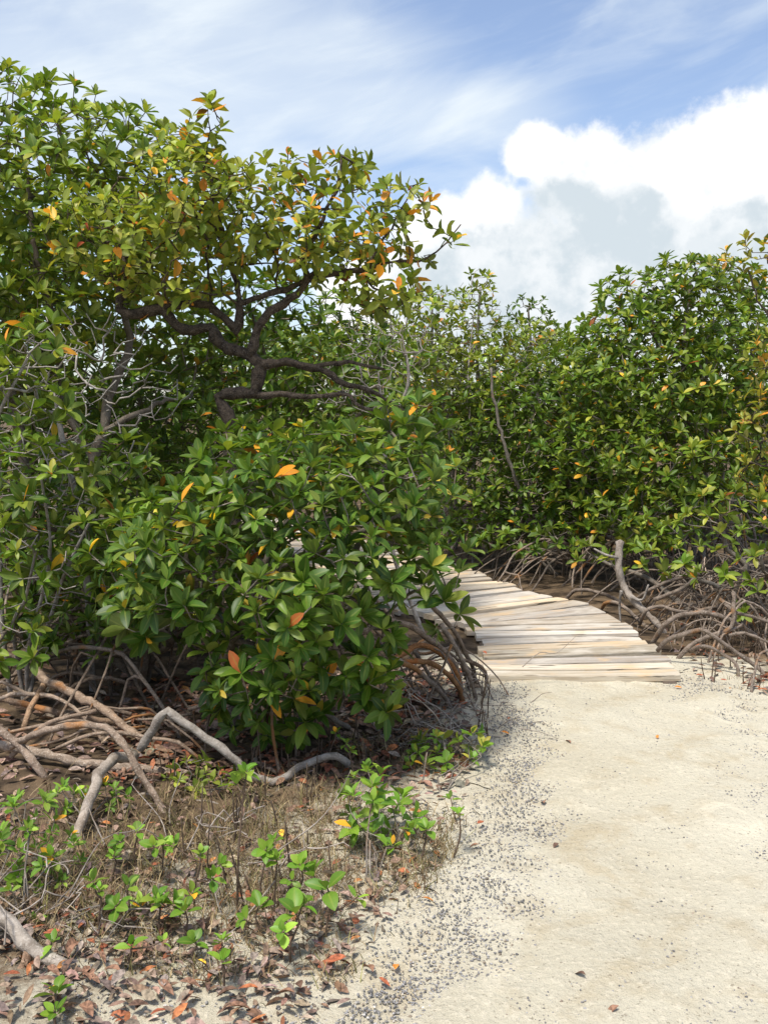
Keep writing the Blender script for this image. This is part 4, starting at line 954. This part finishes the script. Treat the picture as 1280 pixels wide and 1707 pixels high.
def flat_leaves(acc, P, rng, L=0.075, W=0.034, pal=BROWN, lift=.006):
    n = len(P); a = rng.uniform(0, 6.28, n); z = h(P[:, 0], P[:, 1]) + lift + rng.uniform(0, .02, n)
    al = np.stack([np.cos(a), np.sin(a), rng.normal(0.08, .28, n)], 1); nm = np.stack([rng.normal(0, .45, n), rng.normal(0, .45, n), np.ones(n)], 1)
    s = rng.uniform(.65, 1.2, n); add_leaves(acc, np.column_stack([P, z]), al, nm, L * s, W * s * rng.uniform(.7, 1.1, n), pick_tints(rng, n, pal), rng, 4)
rng = R(401); acc = Acc()
flat_leaves(acc, litter_pos(rng, 420, ((-40, 700), (1540, 1730))), rng, L=.048, W=.022)
flat_leaves(acc, litter_pos(rng, 900, ((-40, 780), (1280, 1640))), rng, L=.036, W=.017)
flat_leaves(acc, litter_pos(rng, 520, ((-40, 780), (1300, 1560))), rng, L=.052, W=.024)
flat_leaves(acc, litter_pos(rng, 700, ((560, 830), (1110, 1270))), rng, L=.06, W=.028)
flat_leaves(acc, litter_pos(rng, 1100, ((180, 800), (1130, 1310))), rng, L=.066, W=.03, pal=BROWN[:3] + [((.29, .11, .05), .3), ((.2, .075, .04), .2)])
flat_leaves(acc, litter_pos(rng, 260, ((1100, 1340), (1010, 1180))), rng, L=.06, W=.028, pal=BROWN[:3] + [((.29, .11, .05), .3), ((.2, .075, .04), .2)])
flat_leaves(acc, litter_pos(rng, 500, ((-40, 400), (1050, 1300))), rng)
lit = acc.obj('leaf_litter', M_DRYLEAF); lit['kind'] = 'stuff'; tag(lit, 'carpet of dry brown fallen leaves under the mangroves', 'leaf litter')
# single fallen leaves that stand out
LEAFCOL = {'rust-red': (.33, .10, .045), 'orange': (.62, .23, .04), 'brown': (.24, .13, .08), 'grey-brown': (.24, .19, .155), 'yellow': (.75, .45, .05), 'dark brown': (.13, .075, .05)}
protos = {}
rng = R(402)
for cn, c in LEAFCOL.items():
    a_ = Acc(); add_leaves(a_, np.array([[0, -.04, .004]]), np.array([[0, 1., .05]]), np.array([[0.05, 0, 1.]]), np.array([.078]), np.array([.036]), np.array([c]), rng, 6); protos[cn] = a_.mesh('fallen_leaf', M_DRYLEAF)
FL = [(470, 1395, 'yellow', 'on top of the dry grass'), (712, 1505, 'orange', 'on bare sand left of the shells'), (337, 1615, 'yellow', 'beside the lone litter seedling'), (1095, 1232, 'orange', 'alone in the middle of the sand path'), (947, 1240, 'brown', 'on the sand near path centre'), (926, 1408, 'dark brown', 'on the open sand of the path'),
      (800, 1374, 'rust-red', 'at the path edge by the shrub'), (660, 1608, 'orange', 'by the curved grey stick'), (640, 1635, 'rust-red', 'below the curved grey stick'), (790, 1410, 'brown', 'beside the shells at path edge'), (966, 1630, 'dark brown', 'on the sand at the bottom of the path'), (1020, 1688, 'brown', 'at the very bottom of the path'),
      (848, 1205, 'rust-red', 'just right of the log'), (842, 1228, 'orange', 'at the tip of the log'), (1165, 1128, 'rust-red', 'near the right corner of the boardwalk'), (1205, 1137, 'rust-red', 'under the roots right of the boardwalk'), (1217, 1152, 'orange', 'on the sand below the right roots'), (808, 1092, 'rust-red', 'standing at the left side of the boardwalk'),
      (1130, 1147, 'orange', 'on the sand before the right boardwalk corner'), (905, 1335, 'brown', 'on the sand right of the shells')]
for k in range(46):
    px, py = rng.uniform(20, 640), rng.uniform(1530, 1700)
    g = gr(px, py); l, _ = edges(g[1])
    if g[0] < l: FL.append((px, py, ['rust-red', 'brown', 'grey-brown', 'brown', 'grey-brown', 'brown', 'grey-brown', 'dark brown', 'brown'][rng.randint(9)], 'in the litter at the bottom left'))
for px, py, cn, where in FL:
    zz = 0.08 if 'boardwalk' in where and 'left side' in where else None
    g = gr(px, py, 0.08) if zz else gr(px, py, .015)
    o = bpy.data.objects.new('fallen_leaf', protos[cn]); C.objects.link(o)
    o.location = (g[0], g[1], (zz + .012) if zz else h(g[0], g[1]) + (.026 if 'litter at' not in where else .03)); s = rng.uniform(.42, .7) if px > 700 or 'litter at' not in where else rng.uniform(.5, .85)
    o.scale = (s * rng.uniform(.8, 1.1), s, s); o.rotation_euler = (rng.normal(0, .18), rng.normal(0, .22), rng.uniform(0, 6.28))
    tag(o, f'{cn} fallen leaf lying {where}' if 'standing' not in where else f'{cn} fallen leaf {where}', 'leaf', f'{cn} fallen leaves')

# dry grass
rng = R(410); acc = Acc(); N = 0
def blades(P, L, rng, col):
    n = len(P); a = rng.uniform(0, 6.28, n); lean = rng.uniform(.1, .8, n); ln = L * rng.uniform(.5, 1.3, n); wd = rng.uniform(.0010, .0022, n)
    b = np.column_stack([P, h(P[:, 0], P[:, 1]) - .005]); d = np.column_stack([np.cos(a) * lean, np.sin(a) * lean, np.ones(n)]); d = norm(d)
    sd = np.column_stack([-np.sin(a), np.cos(a), np.zeros(n)]); sd = np.where(rng.uniform(0, 1, (n, 1)) < .5, sd, np.column_stack([np.cos(a), np.sin(a), np.zeros(n)]))
    V = []
    for t, wf in ((0, 1), (.4, .85), (.75, .6), (1, .12)):
        c = b + d * (ln * t)[:, None] + np.column_stack([np.cos(a) * lean, np.sin(a) * lean, -.35 * np.ones(n)]) * (ln * t * t * .6)[:, None]
        V += [c - sd * (wd * wf)[:, None], c + sd * (wd * wf)[:, None]]
    V = np.stack(V, 1); base = (np.arange(n) * 8)[:, None, None]; q = np.array([[0, 1, 3, 2], [2, 3, 5, 4], [4, 5, 7, 6]])
    acc.add(V.reshape(-1, 3), (base + q[None]).reshape(-1, 4), None, np.repeat(np.array(col)[rng.randint(len(col), size=n)] * np.exp(rng.normal(0, .2, (n, 1))), 8, 0))
GC = [(.30, .22, .11), (.23, .16, .085), (.36, .28, .15), (.18, .12, .07), (.17, .16, .055)]
for (px, py, rx, ry, n, L) in [(330, 1400, 190, 70, 2600, .12), (200, 1520, 180, 60, 1800, .10), (460, 1480, 130, 70, 1500, .11), (600, 1440, 120, 60, 1200, .10), (720, 1400, 60, 60, 700, .10), (680, 1260, 110, 30, 600, .12), (350, 1600, 260, 50, 1100, .08), (80, 1450, 110, 90, 1300, .11), (500, 1340, 140, 30, 900, .11), (820, 1180, 20, 50, 160, .1), (1230, 1140, 60, 20, 120, .06)]:
    n = int(n * .85); L = L * .8
    pp = [gr(px + rng.normal(0, rx * .6), min(1740, max(1120, py + rng.normal(0, ry * .6))))[:2] for _ in range(n)]
    pp = np.array(pp); l, r = edges(pp[:, 1]); pp = pp[(pp[:, 0] < l + .02) | (pp[:, 0] > r)]
    cl = pp[rng.randint(len(pp), size=max(1, len(pp) // 9))]; pp = np.where(rng.uniform(0, 1, (len(pp), 1)) < .6, cl[rng.randint(len(cl), size=len(pp))] + rng.normal(0, .018, pp.shape), pp)
    blades(pp, L, rng, GC)
gs = acc.obj('dry_grass', M_TINT); gs['kind'] = 'stuff'; tag(gs, 'thin dry straw-coloured grass among the seedlings', 'grass')

# small grey shells along the path edges
rng = R(420); acc = Acc()
SR = []
for t in np.linspace(0, 1, 7): SR.append((t, ))
prof = [(0, .12), (.12, .55), (.35, 1.0), (.6, .72), (.82, .36), (1, .04)]; K = 6
SV = np.array([[(x - .45) * 1.6, cos(2 * pi * k / K) * r * .5, sin(2 * pi * k / K) * r * .5] for x, r in prof for k in range(K)])
SQ = np.array([[i * K + k, i * K + (k + 1) % K, (i + 1) * K + (k + 1) % K, (i + 1) * K + k] for i in range(len(prof) - 1) for k in range(K)])
def shells(P, size):
    n = len(P); s = size * rng.uniform(.35, 1.2, n) ** 1.2; a = rng.uniform(0, 6.28, n); ca, sa = np.cos(a), np.sin(a)
    l, r = edges(P[:, 1]); onp = (P[:, 0] > l) & (P[:, 0] < r)
    z = h(P[:, 0], P[:, 1]) + np.where(onp, .014, .002) + s * rng.uniform(-.1, .35, n)
    x = SV[None, :, 0] * s[:, None]; y = SV[None, :, 1] * s[:, None] ; zz = SV[None, :, 2] * s[:, None]
    V = np.stack([P[:, :1] + x * ca[:, None] - y * sa[:, None], P[:, 1:2] + x * sa[:, None] + y * ca[:, None], z[:, None] + zz], -1)
    col = np.array([(.19, .18, .17), (.25, .24, .23), (.13, .125, .12), (.33, .31, .28), (.24, .19, .14), (.46, .41, .33)])[rng.choice(6, n, p=[.3, .28, .17, .12, .08, .05])] * np.exp(rng.normal(0, .2, (n, 1)))
    Q = (np.arange(n) * len(SV))[:, None, None] + SQ[None]
    acc.add(V.reshape(-1, 3), Q.reshape(-1, 4), None, np.repeat(col, len(SV), 0))
def band(pts, n):
    """pts: (px,py,half width px)"""
    pts = np.array(pts, float); out = []
    seg = np.linspace(0, 1, len(pts))
    while len(out) < n:
        t = rng.uniform(0, 1) ** .85; c = [np.interp(t, seg, pts[:, k]) for k in range(3)]
        g = gr(c[0] + rng.normal(0, c[2] * .55), min(1745, c[1] + rng.normal(0, 14))); l, r = edges(g[1])
        cl = .5 + .5 * sin(5 * g[0] + 3 * sin(6 * g[1])) * sin(8 * g[1] + 2.2 * g[0])
        if g[0] > l - .12 - abs(rng.normal(0, .08)) and g[0] < r + .1 and rng.uniform() < .35 + .65 * cl: out.append(g[:2])
    return np.array(out)
shells(band([(570, 1740, 170), (700, 1640, 170), (800, 1520, 150), (860, 1400, 120), (885, 1300, 85), (870, 1220, 60), (850, 1160, 45)], 7600), .0066)
shells(band([(1290, 1500, 60), (1280, 1400, 55), (1270, 1300, 60), (1240, 1220, 60), (1190, 1170, 60), (1130, 1140, 60)], 2600), .0068)
pp = np.array([gr(rng.uniform(760, 1300), rng.uniform(1140, 1720))[:2] for _ in range(2200)]); l, r = edges(pp[:, 1]); pp = pp[(pp[:, 0] > l) & (pp[:, 0] < r)]; shells(pp, .0062)
pp = np.array([gr(rng.uniform(820, 1180), rng.uniform(1130, 1200))[:2] for _ in range(260)]); shells(pp, .006)
pp = np.array([gr(rng.uniform(100, 560), rng.uniform(1600, 1730))[:2] for _ in range(500)]); shells(pp, .0075)
sh = acc.obj('shell_gravel', M_SHELL); sh['kind'] = 'stuff'; tag(sh, 'scatter of tiny grey shells along the path edges', 'shells')

# root shoots poking up from the ground
rng = R(430); pr = []
for k in range(4):
    a_ = Acc(); L = .07 + .03 * k; p = spline([(0, 0, -.02), (rng.normal(0, .004), rng.normal(0, .004), L * .5), (rng.normal(0, .008), rng.normal(0, .008), L)], .02)
    tube(a_, p, np.linspace(.0042, .0022, len(p)), 6, (.55, .45, .38), rng, .06); pr.append(a_.mesh('root_shoot', M_BARK))
ZONES = [((420, 700), (1180, 1300), 45, 'thin upright root shoot in the litter under the bush', 'root shoots under the bush'), ((1090, 1270), (1050, 1160), 55, 'thin upright root shoot among the roots right of boardwalk', 'root shoots right of the boardwalk'),
         ((780, 850), (1120, 1260), 20, 'thin upright root shoot at the left path edge', 'root shoots at the left path edge'), ((250, 560), (1290, 1500), 30, 'thin upright root shoot in the dry grass', 'root shoots in the dry grass')]
for zx, zy, n, lb, gp in ZONES:
    for k in range(n):
        g = gr(rng.uniform(*zx), rng.uniform(*zy)); l, r = edges(g[1])
        if l + .05 < g[0] < r - .03 or (5.75 < g[1] and .3 < g[0] < 2.05): continue
        o = bpy.data.objects.new('root_shoot', pr[rng.randint(4)]); C.objects.link(o); o.location = (g[0], g[1], h(g[0], g[1])); s = rng.uniform(.6, 1.5)
        o.scale = (1, 1, s); o.rotation_euler = (rng.normal(0, .12), rng.normal(0, .12), rng.uniform(0, 6.28)); tag(o, lb, 'root shoot', gp)
